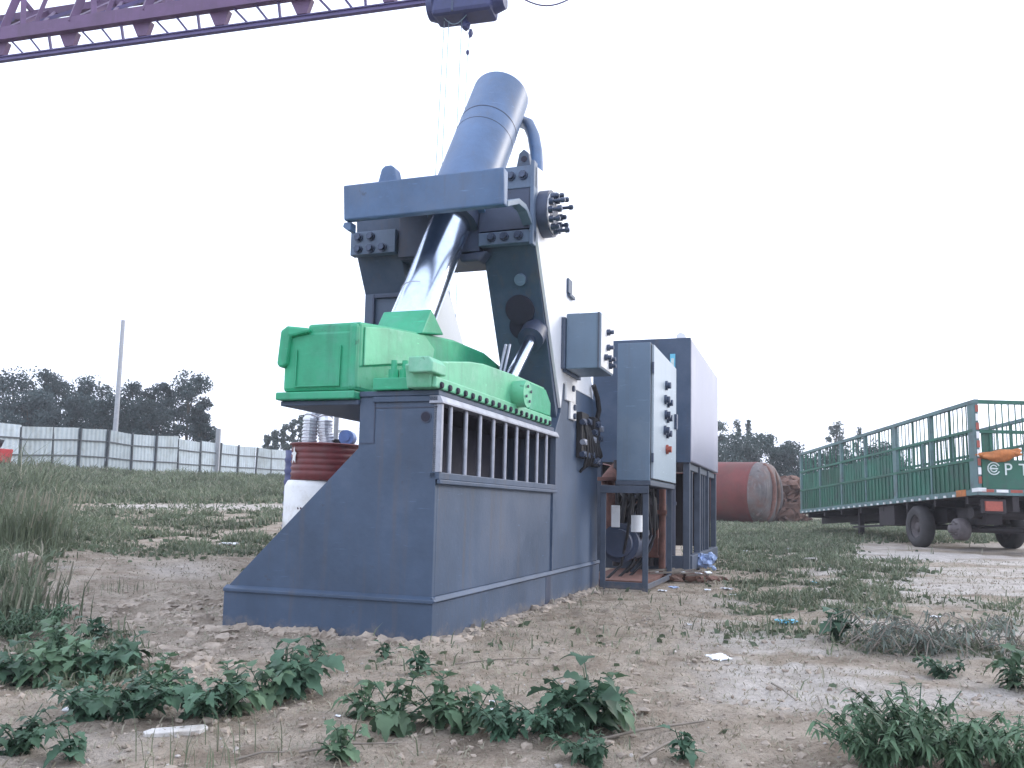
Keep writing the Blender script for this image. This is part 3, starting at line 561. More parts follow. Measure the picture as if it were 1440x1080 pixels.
hp_('pendant_switch',MB().lump((.10,0,-.60),.055,5,2,.15,(.7,.7,1.4)).lump((.06,0,-.92),.035,6,2,.1,(.8,.8,1.3)),'hoist',hb)
for x0,x1 in ((-.36,-.48),(-.28,-.36),(-.06,-.12)):
    hp_('wire_rope',MB().tube([(x0,0,-.3),(x1,0,-5.2)],.007,6),'rope',hb)
hk=hp_('hook_block',MB().box((-.52,-.06,-5.55),(-.08,.06,-5.2)),'hoist',hb,.03)
hp_('hook',MB().tube([(-.3,0,-5.55),(-.3,0,-5.7)]+[(-.3+.1*math.sin(t),0,-5.8+.1*math.cos(t)) for t in (0,.8,1.6,2.4,3.2,4.0,4.6)],.03,8),'bolt',hk)
fc=MB().tube([ap(716+i*7.5,-14+22*math.sin(math.pi*i/14),13.4) for i in range(15)],.012,6).build('festoon_cable',MT['crane2'])
tag(fc,'thin dark cable looping down from the crane right of the hoist','cable')

# ------------------------------------------------------------------ stake trailer on the right
TY=17.9; tloc=ap(1376,690,TY)
tr=thing('stake_trailer','worn green stake sided semi trailer with a missing wheel parked on the right','trailer',tloc); tr.rotation_euler=(rad(-3.5),0,0)
TM=Matrix.Translation(tloc)@Matrix.Rotation(rad(-3.5),4,'X'); TI=TM.inverted()
def T_(n,mb,m,par=tr,bv=0.,label=None):
    o=mb.build(n,MT[m],par,bv)
    if label: o['label']=label
    return o
W,LN,HT=2.5,11.0,1.93
T_('bed',MB().box((0,0,-.10),(W,LN,.0)),'chassis')
T_('bed_rim',MB().box((-.02,-.02,-.085),(-.002,LN,.03)).box((-.02,-.04,-.09),(W,-.021,.04)),'tframe')
T_('chassis_beam',MB().box((.7,0,-.42),(.84,LN,-.101)),'chassis'); T_('chassis_beam',MB().box((1.66,0,-.42),(1.8,LN,-.101)),'chassis')
for k in range(8): T_('cross_member',MB().box((.04,.5+k*1.4,-.25),(.7,.6+k*1.4,-.102)),'chassis')
posts=[(0.0,.3),(1.95,.07),(3.75,.2),(5.65,.07),(7.35,.12),(9.15,.07),(10.88,.12)]
def stake_side(x,sg):
    for (y,wd) in posts: T_('side_post',MB().box((x,y,.03),(x+sg*.07,y+wd,HT)),'tframe')
    for k in range(len(posts)-1):
        y0=posts[k][0]+posts[k][1]; y1=posts[k+1][0]; rr=random.Random(int(x*10)+k)
        lp=MB().box((x+sg*.02,y0,.035),(x+sg*.05,y1,.64)); n=int((y1-y0)/.2)
        for j in range(n): yy=y0+(j+.5)*(y1-y0)/n; lp.box((x+sg*.0,yy-.035,.06),(x+sg*.018,yy+.035,.62))
        T_('lower_panel',lp,'tgreen')
        mb=MB()
        for j in range(9):
            yy=y0+(j+.5+rr.uniform(-.12,.12))*(y1-y0)/9
            mb.bar((x+sg*.035,yy,.64),(x+sg*.035,yy+rr.uniform(-.04,.04),1.28),.024).bar((x+sg*.035,yy,1.28),(x+sg*.035,yy+rr.uniform(-.015,.015),HT-.06),.017)
        mid=(y0+y1)/2; mb.box((x+sg*.02,mid-.025,.64),(x+sg*.06,mid+.025,HT-.07))
        if k in (2,3,4,5): mb.box((x+sg*.036,y0+.05,.66),(x+sg*.045,y1-.05,1.18))
        T_('stake_panel',mb,'tgreen')
    T_('side_rail',MB().box((x-sg*.005,0.131,.64),(x+sg*.055,LN,.70)),'tgreen')
    T_('side_rail',MB().box((x-sg*.005,0.131,1.26),(x+sg*.055,LN,1.32)),'tgreen')
    T_('top_rail',MB().box((x-sg*.01,-.02,HT-.07),(x+sg*.08,LN,HT+.01)),'tframe')
stake_side(0,1); stake_side(W,-1)
fb=MB().box((.08,LN-.06,.03),(W-.08,LN-.02,.7))
for k in range(14): fb.bar((.2+k*.16,LN-.04,.7),(.2+k*.16,LN-.04,HT),.025)
T_('front_stakes',fb,'tgreen')
tg=T_('tailgate',MB().box((.09,-.02,.05),(W-.09,.02,.66)),'tgreen')
gt=MB().box((.08,-.02,HT-.08),(W-.08,.03,HT)).box((.08,-.02,1.22),(W-.08,.02,1.29))
for k in range(15): gt.bar((.3+k*.14,0,.66),(.3+k*.14,0,HT-.05),.018)
gt.box((.14,.03,.66),(.36,.05,1.3))
T_('tail_rack',gt,'tgreen')
for k in range(9):
    T_('reflective_strip',MB().box((.005,-.024,.15+k*.19),(.07,-.018,.15+k*.19+.15)),'white' if k%2 else 'lampr')
T_('corner_cap',MB().box((-.03,-.05,-.02),(.14,.2,.06)),'white')
for k in range(5): T_('bumper_strip',MB().box((.05+.3*k,-.05,-.03),(.30+.3*k,-.042,.03)),'white' if k%2 else 'lampr')
T_('tail_lamp',MB().box((.10,-.06,-.42),(.46,.02,-.22)),'lampr'); T_('lamp_bracket',MB().box((.06,-.03,-.46),(.55,.06,-.18)),'chassis')
T_('marker_lamp',MB().box((-.03,.45,-.09),(-.021,.85,.05)),'orange')
for k in range(26): T_('rope_hook',MB().box((-.06,.9+k*.39,-.085),(-.022,.96+k*.39,-.035)),'white')
def letters(txt,size,loc,rot,m,par,name='lettering'):
    cu=bpy.data.curves.new(name,'FONT'); cu.body=txt; cu.size=size; cu.extrude=.004; cu.align_x='CENTER'
    t=bpy.data.objects.new(name,cu); COL.objects.link(t); bpy.context.view_layer.update()
    me=bpy.data.meshes.new_from_object(t.evaluated_get(bpy.context.evaluated_depsgraph_get())); bpy.data.objects.remove(t)
    o=bpy.data.objects.new(name,me); COL.objects.link(o); o.parent=par; o.location=loc; o.rotation_euler=rot; me.materials.clear(); me.materials.append(MT[m]); return o
letters('P',.36,(.63,-.026,.34),(rad(90),0,0),'letter',tg); letters('T',.36,(.96,-.026,.34),(rad(90),0,0),'letter',tg)
em=MB(); 
for r0 in (.125,.07): em.tube([(.33+r0*math.cos(t),-.026,.47+r0*math.sin(t)) for t in np.linspace(.5,5.8,22)],.014,6)
em.box((.24,-.03,.455),(.42,-.022,.485)); T_('emblem',em,'letter',tg)
rim_z=-.24
def wheel(xl,y,tyre=True):
    wp_=TM@Vector((xl,y,0)); zc=gz(wp_.x,wp_.y)+(.5); lc=TI@Vector((wp_.x,wp_.y,zc))
    if tyre:
        t=MB().lathe([(.27,-.13),(.34,-.15),(.44,-.15),(.5,-.10),(.515,-.03),(.515,.03),(.5,.10),(.44,.15),(.34,.15),(.27,.13),(.27,-.13)],lc,36,'x')
        wh=T_('wheel',t,'tyre')
        T_('wheel_rim',MB().lathe([(.0,.02),(.09,-.10),(.10,-.02),(.18,.04),(.25,.0),(.275,-.12),(.275,.12)],lc,28,'x'),'rim',wh)
        for k in range(8): 
            a=k*math.pi/4; T_('wheel_nut',MB().cyl(lc+Vector((-.03,.15*math.cos(a),.15*math.sin(a))),lc+Vector((.03,.15*math.cos(a),.15*math.sin(a))),.02,n=6),'rim',wh)
    else:
        dr_=T_('brake_drum',MB().lathe([(0,-.2),(.09,-.2),(.1,-.09),(.2,-.08),(.235,-.06),(.25,.05),(.25,.16),(.0,.16)],lc,30,'x'),'rim',label='bare brake drum with its wheel missing')
        for k in range(8):
            a=k*math.pi/4; T_('wheel_stud',MB().cyl(lc+Vector((-.14,.16*math.cos(a),.16*math.sin(a))),lc+Vector((-.07,.16*math.cos(a),.16*math.sin(a))),.014,n=6),'rim',dr_)
    return lc
w1=wheel(.16,2.9); wheel(2.34,2.9); w2=wheel(.22,1.25,False); wheel(2.34,1.25)
for yy,lc in ((2.9,w1),(1.25,w2)):
    T_('axle',MB().cyl((.3,yy,lc.z),(2.2,yy,lc.z),.07,n=14),'chassis'); T_('leaf_spring',MB().tube([(.6,yy-.5,lc.z+.16),(.6,yy,lc.z+.06),(.6,yy+.5,lc.z+.16)],.05,6),'chassis')
    T_('spring_hanger',MB().box((.5,yy-.6,lc.z+.1),(.84,yy+.6,-.3)),'chassis')
T_('mudguard',MB().box((.12,3.5,-.75),(.5,3.54,-.1)),'chassis'); T_('tool_box',MB().box((.06,4.1,-.62),(.6,5.0,-.12)),'chassis'); T_('air_tank',MB().cyl((.3,.9,-.42),(1.6,.9,-.42),.13,n=18),'chassis')
for yy in (6.9,):
    for xx in (.35,2.0):
        wp_=TM@Vector((xx,yy,0)); q=TI@Vector((wp_.x,wp_.y,gz(wp_.x,wp_.y)-.03)); T_('landing_leg',MB().bar((xx,yy,-.1),(xx,yy,q.z+.02),.13).box((xx-.15,yy-.15,q.z),(xx+.15,yy+.15,q.z+.06)),'chassis')
T_('under_rail',MB().bar((.1,4.9,-.62),(.1,6.8,-.62),.05),'chassis')
ob=MB().lump((0,0,0),.14,4,3,.35,(2.6,.9,.75),True).lump((.3,-.02,.03),.12,8,3,.4,(1.6,.8,.8),True).build('tarp_roll',MT['orange']); ob.location=TM@Vector((.42,-.06,.75)); ob.rotation_euler=(0,rad(-4),0)
tag(ob,'bundled orange cloth draped over the green trailer tailgate','tarp roll')

# ------------------------------------------------------------------ red tank and scrap beyond
tc=ap(1067,687,40.); th=rad(-37)
tz=gz(tc.x,tc.y)+1.45
rt=thing('red_storage_tank','faded red cylindrical tank lying on the ground left of the green trailer','tank',(tc.x,tc.y,gz(tc.x,tc.y)),th)
rb=MB().lathe([(1.45,0),(1.45,9.0)],(0,0,1.45),56,'x',Matrix.Rotation(math.pi,3,'Z')).build('tank_shell',MT['redtank'],rt)
MB().lathe([(1.40,-.02),(1.46,0.02),(1.46,.16),(1.45,.2)],(0,0,1.45),56,'x',Matrix.Rotation(math.pi,3,'Z')).build('rim_flange',MT['redtank'],rt)
MB().lathe([(1.39,-2.2),(1.42,-2.16),(1.42,-2.06),(1.39,-2.02)],(0,0,1.45),56,'x').build('weld_band',MT['redtank'],rt)
dm=MB().lathe([(1.45,0),(1.43,.3),(1.33,.55),(1.05,.72),(.55,.8),(0,.82)],(0,0,1.45),48,'x').build('dished_end',MT['greytank'],rt)
def dome(y,z): r=math.hypot(y,z)/1.45; return .82*math.sqrt(max(0,1-r**2.6))
for k,y in enumerate((-.95,-.35,.25,.85)):
    zz=[-1.38*math.sqrt(max(0,1-(y/1.45)**2))*(1-2*i/14)*.97 for i in range(15)]
    MB().tube([(dome(y,z)+.03,y+.05*math.sin(3*z+k),z+1.45) for z in zz],.09+.03*(k%2),8).build('end_strap',MT[('greytank','rusty','scrap','greytank')[k]],dm)
sp=Vector((ap(1109,700,41).x,41,0)); sp.z=gz(sp.x,sp.y)
mb=MB(); rr=random.Random(3)
for k in range(26):
    a=rr.uniform(0,6.28); hgt=rr.random()**1.3; mb.lump((.75*(1-hgt*.75)*math.cos(a),.75*(1-hgt*.75)*math.sin(a),1.75*hgt),rr.uniform(.22,.42),k,2,.5,(1,1,.8))
for k in range(14): mb.bar((rr.uniform(-.8,.8),rr.uniform(-.6,.6),rr.uniform(0,.6)),(rr.uniform(-.6,.6),rr.uniform(-.6,.6),rr.uniform(.8,1.9)),.06)
sc=mb.build('scrap_heap',MT['scrap']); sc.scale=(1.15,1.1,1.15); sc.location=sp; tag(sc,'brown rusty scrap heap between the red tank and the trailer','scrap heap')

# ------------------------------------------------------------------ fence, poles, drums on the left
fx=[-60,-12,26,71,108,147,183,216,249,280,307,333,358,380,405,440,480,520]
def fpt(px):
    Y=1/(1/34+(1/62-1/34)*px/400); p=ap(px,660,Y); return Vector((p.x,p.y,gz(p.x,p.y)))
def ftop(px): return 594.5+ (px)*.0765 if px<250 else 617+(px-250)*.112
fence=thing('sheet_metal_fence','long pale corrugated metal fence with dark rails below the left trees','fence',fpt(180))
fo=fence.location
for k in range(len(fx)-1):
    a_,b_=fx[k],fx[k+1]; pa,pb=fpt(a_),fpt(b_); za=ap(a_,ftop(a_+1),pa.y).z+random.uniform(-.09,.07); zb=ap(b_,ftop(b_-1),pb.y).z+random.uniform(-.09,.07)
    d=(pb-pa); d.z=0; L_=d.length; d.normalize(); nn=Vector((d.y,-d.x,0)); nn=nn if nn.y<0 else -nn
    n=int(L_/.075); vs=[]
    for j in range(n+1):
        t=j/n; q=pa.lerp(pb,t); off=nn*(.04 if j%4<2 else 0); zt=za+(zb-za)*t
        vs+=[Vector((q.x,q.y,min(pa.z,pb.z)-.15))+off-fo,Vector((q.x,q.y,zt))+off-fo]
    vs2=[v-nn*.004 for v in vs]; nn2=len(vs)
    mb=MB().add(vs,[(2*j,2*j+2,2*j+3,2*j+1) for j in range(n)]); mb.build('fence_panel',MT['sheet'],fence)
    hgt=za-pa.z
    for fz in (.36,.72): MB().bar(pa+nn*.05+Vector((0,0,hgt*fz))-fo,pb+nn*.05+Vector((0,0,(zb-pb.z)*fz))-fo,.06).build('fence_rail',MT['sheetd'],fence)
    MB().bar(pa+nn*.06+Vector((0,0,-.2))-fo,pa+nn*.06+Vector((random.uniform(-.1,.1),0,hgt+random.uniform(-.05,.1)))-fo,.10).build('fence_post',MT['sheetd'],fence)
q=fpt(310); q.y-=.7; q.z=gz(q.x,q.y); zt=ap(310.5,603,q.y).z
o=MB().prism([(-.13,-.2),(.13,-.2),(.12,zt-q.z),(-.12,zt-q.z)],'v',-.12,.12).build('concrete_post',MT['concrete'],bevel=.015); o.location=q; tag(o,'short pale concrete post standing against the right part of the fence','post')
q=ap(469,690,13.4); q.z=gz(q.x,q.y); zt=ap(469,566,13.4).z
o=MB().cyl((0,0,-.1),(0,0,zt-q.z),.038,n=12).build('steel_post',MT['concrete']); o.location=q; tag(o,'thin pale post between the silver duct and the blue pump','post')
q=ap(161.5,608,46.); q.z=gz(q.x,q.y); zt=ap(161,450,46.).z
o=MB().lathe([(.14,-.2),(.105,zt-q.z),(0,zt-q.z)],(0,0,0),14).build('utility_pole',MT['concrete']); o.location=q; o.rotation_euler=(0,rad(.5),0); tag(o,'tall bare concrete pole rising behind the pale fence','pole')
q=fpt(2); q.y-=2.5; q.x=ap(-2,645,q.y).x; q.z=gz(q.x,q.y); zt=ap(0,631,q.y).z-q.z
ct=thing('hand_cart','red metal cart by the fence cut by the left edge of the photo','cart',q)
MB().prism([(-.9,.45),(.22,.45),(.30,zt),(-.9,zt)],'v',-.4,.4).build('cart_box',MT['red'],ct,.02)
MB().lathe([(.0,-.05),(.2,-.05),(.26,-.04),(.26,.04),(.2,.05),(0,.05)],(.05,-.46,.25),20,'y').build('wheel',MT['tyre'],ct)
MB().lathe([(.0,-.05),(.2,-.05),(.26,-.04),(.26,.04),(.2,.05),(0,.05)],(-.6,-.46,.25),20,'y').build('wheel',MT['tyre'],ct)
MB().box((-.8,-.35,.3),(.15,.35,.448)).build('undercarriage',MT['chassis'],ct)
MB().lump((-.15,0,zt+.2),.3,3,2,.3,(1,.8,.8)).build('dark_load',MT['rubber'],ct)

DY=11.4
def dz(py,Y=DY): return ap(450,py,Y).z
wc=ap(449,700,DY); wc.z=gz(wc.x,wc.y)-.02
h1=dz(676)-wc.z
wd=thing('white_drum','white plastic drum with small dark print under the maroon drum','drum',wc)
MB().lathe([(0,0),(.44,0),(.46,.04),(.46,h1*.5),(.465,h1*.52),(.46,h1*.55),(.455,h1-.08),(.42,h1-.01),(.40,h1),(0,h1)],(0,0,0),40).build('drum_body',MT['white'],wd)
ink=MB(); rr=random.Random(9)
for row in range(2):
    for k in range(9):
        a=rad(-112+k*5.2); zz=h1*.66-row*.075
        if rr.random()<.8:
            c=Vector((.461*math.cos(a),.461*math.sin(a),zz)); tdir=Vector((-math.sin(a),math.cos(a),0))
            ink.add([c-tdir*.012,c+tdir*.012,c+tdir*.012+Vector((0,0,.012+.014*rr.random())),c-tdir*.012+Vector((0,0,.03))],[(0,1,2,3)])
ink.build('small_print',MT['ink'],wd)
rc=ap(458,650,DY); rc.z=wc.z+h1; h2=dz(625)-rc.z
rd=thing('maroon_drum','ribbed maroon metal drum stacked on the white drum left of the shear','drum',rc)
pr=[(0,0.002),(.43,.002),(.45,.02)]
for k in range(5): z=.06+k*(h2-.1)/5; pr+=[(.44,z),(.455,z+.025),(.44,z+.05)]
pr+=[(.445,h2-.03),(.475,h2-.015),(.475,h2),(.45,h2+.006),(0,h2-.01)]
MB().lathe(pr,(0,0,0),44).build('drum_body',MT['reddrum'],rd)
a=rad(-140); c=Vector((.458*math.cos(a),.458*math.sin(a),h2*.66)); tdir=Vector((-math.sin(a),math.cos(a),0))
MB().add([c+tdir*x+Vector((0,0,z)) +Vector((math.cos(a),math.sin(a),0))*.004 for x,z in ((0,.12),(.03,.05),(.07,.03),(.045,-.02),(.05,-.1),(0,-.06),(-.04,-.11),(-.03,0),(-.07,.03),(-.02,.05))],[tuple(range(10))]).build('white_paint_mark',MT['white'],rd)
def duct(pts,r,n=14):
    mb=MB(); P_=[]; 
    for i in range(len(pts)-1):
        m_=max(2,int((Vector(pts[i+1])-Vector(pts[i])).length/.011)); P_+=[Vector(pts[i]).lerp(Vector(pts[i+1]),q_/m_) for q_ in range(m_)]
    vs=[];k=len(P_);a=None
    for i,p in enumerate(P_):
        d=(P_[min(i+1,k-1)]-P_[max(i-1,0)]).normalized(); a=d.orthogonal().normalized() if a is None else (a-d*a.dot(d)).normalized(); b=d.cross(a)
        rr_=r*(1.0 if i%4<2 else .88); vs+=[p+rr_*(math.cos(2*math.pi*j/n)*a+math.sin(2*math.pi*j/n)*b) for j in range(n)]
    return mb.add(vs,[(i*n+j,i*n+(j+1)%n,(i+1)*n+(j+1)%n,(i+1)*n+j) for i in range(k-1) for j in range(n)])
dt=rc.z+h2; hD=dz(578)-dt
arc=[(-.095*math.cos(t)-.015,.05*math.sin(t),(hD-.12)+.12*math.sin(t)) for t in np.linspace(0,math.pi,7)]
o=duct([(-.12,0,-.005),(-.115,0,hD*.35)]+arc+[(.085,0,hD*.4),(.12,0,-.005)],.105).build('flexible_duct',MT['silver']); o.location=(ap(448,620,DY).x,DY-.02,dt); tag(o,'silver ribbed flexible duct bent over on top of the maroon drum','duct')
o=thing('blue_pump','small blue round pump with a dark base on the maroon drum','pump',(ap(490,620,DY).x,DY+.05,dt))
MB().cyl((-.02,-.12,.1),(-.02,.12,.1),.10,n=24).cyl((-.02,-.14,.1),(-.02,-.12,.1),.05,n=16).build('pump_casing',MT['bluepl'],o,.01)
MB().box((-.2,-.08,0),(-.03,.08,.075)).box((-.1,-.1,-.0),(.08,.1,.02)).build('pump_base',MT['rubber'],o,.006)
q=ap(424,660,12.6); q.z=gz(q.x,q.y); hb_=ap(420,634,12.6).z-q.z
pr=[(0,0),(.24,0)]
for k in range(9): z=.02+k*(hb_-.04)/9; pr+=[(.235,z),(.25,z+.05),(.235,z+.08)]
pr+=[(.24,hb_),(0,hb_)]
o=MB().lathe(pr,(0,0,0),30).build('blue_drum',MT['hoist']); o.location=q; tag(o,'dark blue ribbed drum peeping out left behind the maroon drum','drum')

# ------------------------------------------------------------------ trees
def tree_mesh(h,wd,seed,kind='round',leaf=.3,nl=2600):
    nl=int(nl*2.1); leaf*=.72; r=np.random.default_rng(seed); cl=[]
    tk=MB(); th_=h*.22 if kind=='round' else h*.1
    tk.tube([(0,0,-.3),(r.normal(0,.05),0,th_),(r.normal(0,.15),r.normal(0,.15),h*.55),(0,0,h*.85)],.022*h,7,.006*h)
    nc=34 if kind=='round' else 22
    for i in range(nc):
        f=(i+.5)/nc
        z=th_+(h-th_)*(f if kind!='round' else f**.85)
        if kind=='round': env=wd/2*min(1,(.55+1.1*f))*math.sqrt(max(.06,1-(max(0,f-.35)/.68)**2))
        else: env=wd/2*(1.0-.75*f)*(.5+.5*min(1,f*5))
        a=r.uniform(0,6.28); ra=env*math.sqrt(r.uniform(.05,1)); c=np.array([ra*math.cos(a),ra*math.sin(a),z]); rad_=(.20*wd if kind=='round' else .26*wd)*r.uniform(.55,1.15)
        cl.append((c,rad_))
        if i%2==0: tk.tube([(0,0,max(th_*.7,z-.25*h)),tuple(c*.6+np.array([0,0,z*.35])),tuple(c)],.006*h,5,.002*h)
    per=nl//nc; V=[];Fq=[]
    for c,rad_ in cl:
        d=r.normal(size=(per,3)); d/=np.linalg.norm(d,axis=1)[:,None]; p=c+d*rad_*(r.uniform(.2,1.1,(per,1))**.6)*np.array([1,1,.8])
        for q in p:
            a=r.normal(size=3); a/=np.linalg.norm(a); b=np.cross(a,r.normal(size=3)); b/=np.linalg.norm(b); s_=leaf*r.uniform(.5,1.2)
            k=len(V); V+= [q-a*s_*.5,q+b*s_*.28,q+a*s_*.6+np.array([0,0,-.1*s_]),q-b*s_*.28]; Fq.append((k,k+1,k+2,k+3))
    return tk,MB().add(V,Fq)
def tree(name,label,px,top,wpx,Y,kind='round',seed=1,m='tree',leaf=.3,nl=2600,group=None,base_z=None):
    b=ap(px,690,Y); z0=gz(b.x,b.y) if base_z is None else base_z; h=ap(px,top,Y).z-z0; wd=wpx*Y/F_PX
    t=thing(name,label,'tree',(b.x,b.y,z0),random.uniform(0,6),group)
    tk,cr_=tree_mesh(h,wd,seed,kind,leaf,nl); tk.build('trunk',MT['bark'],t); cr_.build('crown',MT[m],t); return t
G1='trees behind the pale fence'
tree('leafy_tree','broad dark tree behind the fence at the far left edge',8,530,120,56,seed=2,group=G1,nl=3600)
tree('leafy_tree','rounded dark tree between the left edge tree and the concrete pole',58,526,80,58,seed=3,group=G1,nl=3200)
tree('leafy_tree','dark tree just left of the tall concrete pole',120,538,82,60,seed=4,group=G1,nl=3200)
tree('leafy_tree','dark tree just right of the tall concrete pole',182,543,70,60,seed=5,group=G1,nl=3000)
tree('leafy_tree','narrow dark tree second from the right of the row behind the fence',222,541,48,61,seed=6,group=G1,nl=2400)
tree('leafy_tree','tallest right end tree of the row behind the fence',258,529,72,60,seed=7,group=G1,nl=3400)
for k,(px,tp,ww) in enumerate([(30,560,90),(90,562,80),(150,565,80),(205,568,80),(275,575,40)]):
    tree('leafy_shrub',['low dark growth under the two leftmost trees','low dark growth between the rounded tree and the tree left of the pole','low dark growth right at the foot of the concrete pole','low dark growth under the narrow tree behind the fence','low dark growth at the right end of the tree row'][k],px,tp,ww,54,seed=20+k,nl=2600,group='undergrowth behind the fence')
tree('small_tree','tiny far tree over the fence beside the short concrete post',296,600,20,80,seed=8,m='tree2',nl=900)
G2='distant poplar row'
for k,(px,tp) in enumerate([(373,613),(384,606),(396,598),(408,591),(420,584),(432,580)]):
    tree('poplar_tree',['shortest poplar at the left end of the far row','second poplar from the left of the far row','third poplar from the left of the far row','fourth poplar from the left of the far row','second tallest poplar beside the silver duct','tallest poplar of the far row behind the silver duct'][k],px,tp,20,75,'poplar',30+k,'tree2',.32,900,G2)
tree('small_tree','tiny far tree seen under the green jaw beside the blue pump',481,606,26,90,seed=9,m='tree2',nl=900)
tree('leafy_tree','dark tree rising behind the red tank beside the oil tank',1003,598,66,70,seed=10,m='tree2',nl=4000)
tree('poplar_tree','slim poplar behind the red tank, left of a pair',1036,592,20,72,'poplar',41,'tree2',.3,1000,'pair of poplars behind the red tank')
tree('poplar_tree','slim poplar behind the red tank, right of a pair',1051,590,18,74,'poplar',42,'tree2',.3,1000,'pair of poplars behind the red tank')
G3='round bushes behind the red tank'
tree('leafy_shrub','wide round bush above the middle of the red tank',1045,616,100,64,seed=11,m='tree2',nl=4200,group=G3)
tree('leafy_shrub','round bush above the grey end of the red tank',1085,618,84,65,seed=12,m='tree2',nl=3800,group=G3)
tree('leafy_shrub','round bush above the brown scrap heap',1112,630,64,64,seed=13,m='tree2',nl=3000,group=G3)
tree('leafy_tree','loose tree showing over the far end of the green trailer',1176,596,34,80,seed=14,m='tree2',nl=1500)
tree('small_tree','small wispy tree over the trailer right of the loose tree',1207,602,18,84,seed=15,m='tree2',nl=700)
tree('leafy_shrub','broad dark bush seen through the trailer stakes, left one',1170,640,90,60,seed=16,m='tree',nl=2600,group='bushes seen through the trailer')
tree('leafy_shrub','broad dark bush seen through the trailer stakes, right one',1230,628,90,60,seed=17,m='tree',nl=2600,group='bushes seen through the trailer')

# ------------------------------------------------------------------ grass (uncountable)
def make_grass(name,m,n,seed,hmul=1.,dens=lambda g,px,py:g,near=1.6,far=44.,wmul=1.,flat=1.,label=None):
    r=np.random.default_rng(seed); tot=0; X=[];Y=[]
    while tot<n:
        k=250000; d=near*(far/near)**(r.random(k)**.72); ang=r.uniform(-.72,.72,k); x=d*np.tan(ang); y=d
        z=ground_z(x,y); g,_=masks(x,y,z); px,py=to_px(x,y,z)
        p=dens(g,px,py)*np.minimum(1,(d/26)**1.0+.12)
        ok=(r.random(k)<p)&(px>-120)&(px<1560)&(py<1250); X.append(x[ok]);Y.append(y[ok]); tot+=ok.sum()
        if len(X)>14: break
    x=np.concatenate(X)[:n]; y=np.concatenate(Y)[:n]; n=len(x)
    # keep the machines' footprints clear
    lx=x-MLOC.x; ly=y-MLOC.y; a=rad(-19.22); u=(lx*math.cos(a)+ly*math.sin(a))/K; v=(-lx*math.sin(a)+ly*math.cos(a))/K
    ok=~((u>-3.05)&(u<1.3)&(v>-.06)&(v<16.5)&~((u>.1)&(v<6.6))); x,y=x[ok],y[ok]; n=len(x)
    z=ground_z(x,y); px,py=to_px(x,y,z)
    h=(.03+.085*r.random(n)**1.5)*(.75+.5*ss(8,16,y))*(1+.9*fbm(x,y,.7,5,2))*hmul
    tall=ss(130,40,px)*ss(640,700,py)*ss(930,850,py); h*=1+2.8*tall*r.random(n)**2
    h*=1+(.4+2.6*fbm(x,y,.5,87,2)**3)*ss(712,700,py)*ss(560,480,px)
    wv=(.0018+.0022*r.random(n)+.00045*y)*wmul
    a=r.uniform(0,6.283,n); lean=h*(.25+.75*r.random(n))*flat; a2=r.uniform(0,6.283,n)
    dx,dy=np.cos(a)*wv,np.sin(a)*wv; lx_,ly_=np.cos(a2)*lean,np.sin(a2)*lean
    co=np.empty((n,5,3)); 
    co[:,0]=np.stack([x-dx,y-dy,z-.01],1); co[:,1]=np.stack([x+dx,y+dy,z-.01],1)
    co[:,2]=np.stack([x+lx_*.35+dx*.8,y+ly_*.35+dy*.8,z+h*.6],1); co[:,3]=np.stack([x+lx_*.35-dx*.8,y+ly_*.35-dy*.8,z+h*.6],1)
    co[:,4]=np.stack([x+lx_,y+ly_,z+h*(1-.35*r.random(n))],1)
    me=bpy.data.meshes.new(name); me.vertices.add(n*5); me.vertices.foreach_set('co',co.ravel())
    b=np.arange(n,dtype=np.int32)*5
    lv=np.stack([b,b+1,b+2,b+3,b+3,b+2,b+4],1).ravel(); me.loops.add(n*7); me.loops.foreach_set('vertex_index',lv)
    ls=np.stack([np.arange(n)*7,np.arange(n)*7+4],1).ravel().astype(np.int32); lt=np.tile([4,3],n).astype(np.int32)
    me.polygons.add(n*2); me.polygons.foreach_set('loop_start',ls); me.polygons.foreach_set('loop_total',lt); me.update()
    me.materials.append(MT[m]); o=bpy.data.objects.new(name,me); COL.objects.link(o); o['kind']='stuff'; o['label']=label; o['category']='grass'; return o
make_grass('grass','grass',100000,1,label='green grass growing in patches over the dirt yard')
make_grass('ground_cover','cover',60000,5,.42,lambda g,px,py:g,wmul=4.2,flat=1.7,label='low broad leaved ground cover in the grass patches')
make_grass('straw_litter','dry',26000,6,.3,lambda g,px,py:.10*(py>770)*(1-.5*g)*np.minimum(1,26/np.maximum(1,(1300-py)*.06)),near=1.8,far=16,wmul=.75,flat=3.2,label='bits of dry straw lying all over the dirt')
make_grass('dry_grass','dry',36000,2,.8,lambda g,px,py:g*.7+.006*(py>760),label='dry straw coloured grass among the green patches')

# ------------------------------------------------------------------ weeds
def leaf_shape(mb,base,dirv,up,L_,wd,lobes,r):
    d=dirv.normalized(); s_=d.cross(up).normalized(); n=s_.cross(d).normalized()
    if lobes: prof=[(0,.05),(.08,.32),(.2,.5),(.3,.30),(.45,.47),(.6,.46),(.68,.24),(.82,.2),(1,0)]
    else: prof=[(0,.03),(.15,.22),(.4,.34),(.7,.22),(1,0)]
    kd=r.uniform(.2,1.0); c=[];l=[];rr_=[]
    for t,w_ in prof:
        droop=-kd*t*t*L_; p=base+d*(t*L_)+Vector((0,0,droop)); c.append(p); l.append(p+s_*(w_*wd)+n*(.22*w_*wd)); rr_.append(p-s_*(w_*wd)+n*(.22*w_*wd))
    k=len(c); mb.add(c+l+rr_,[(i,i+1,k+i+1,k+i) for i in range(k-1)]+[(i+1,i,2*k+i,2*k+i+1) for i in range(k-1)],True)
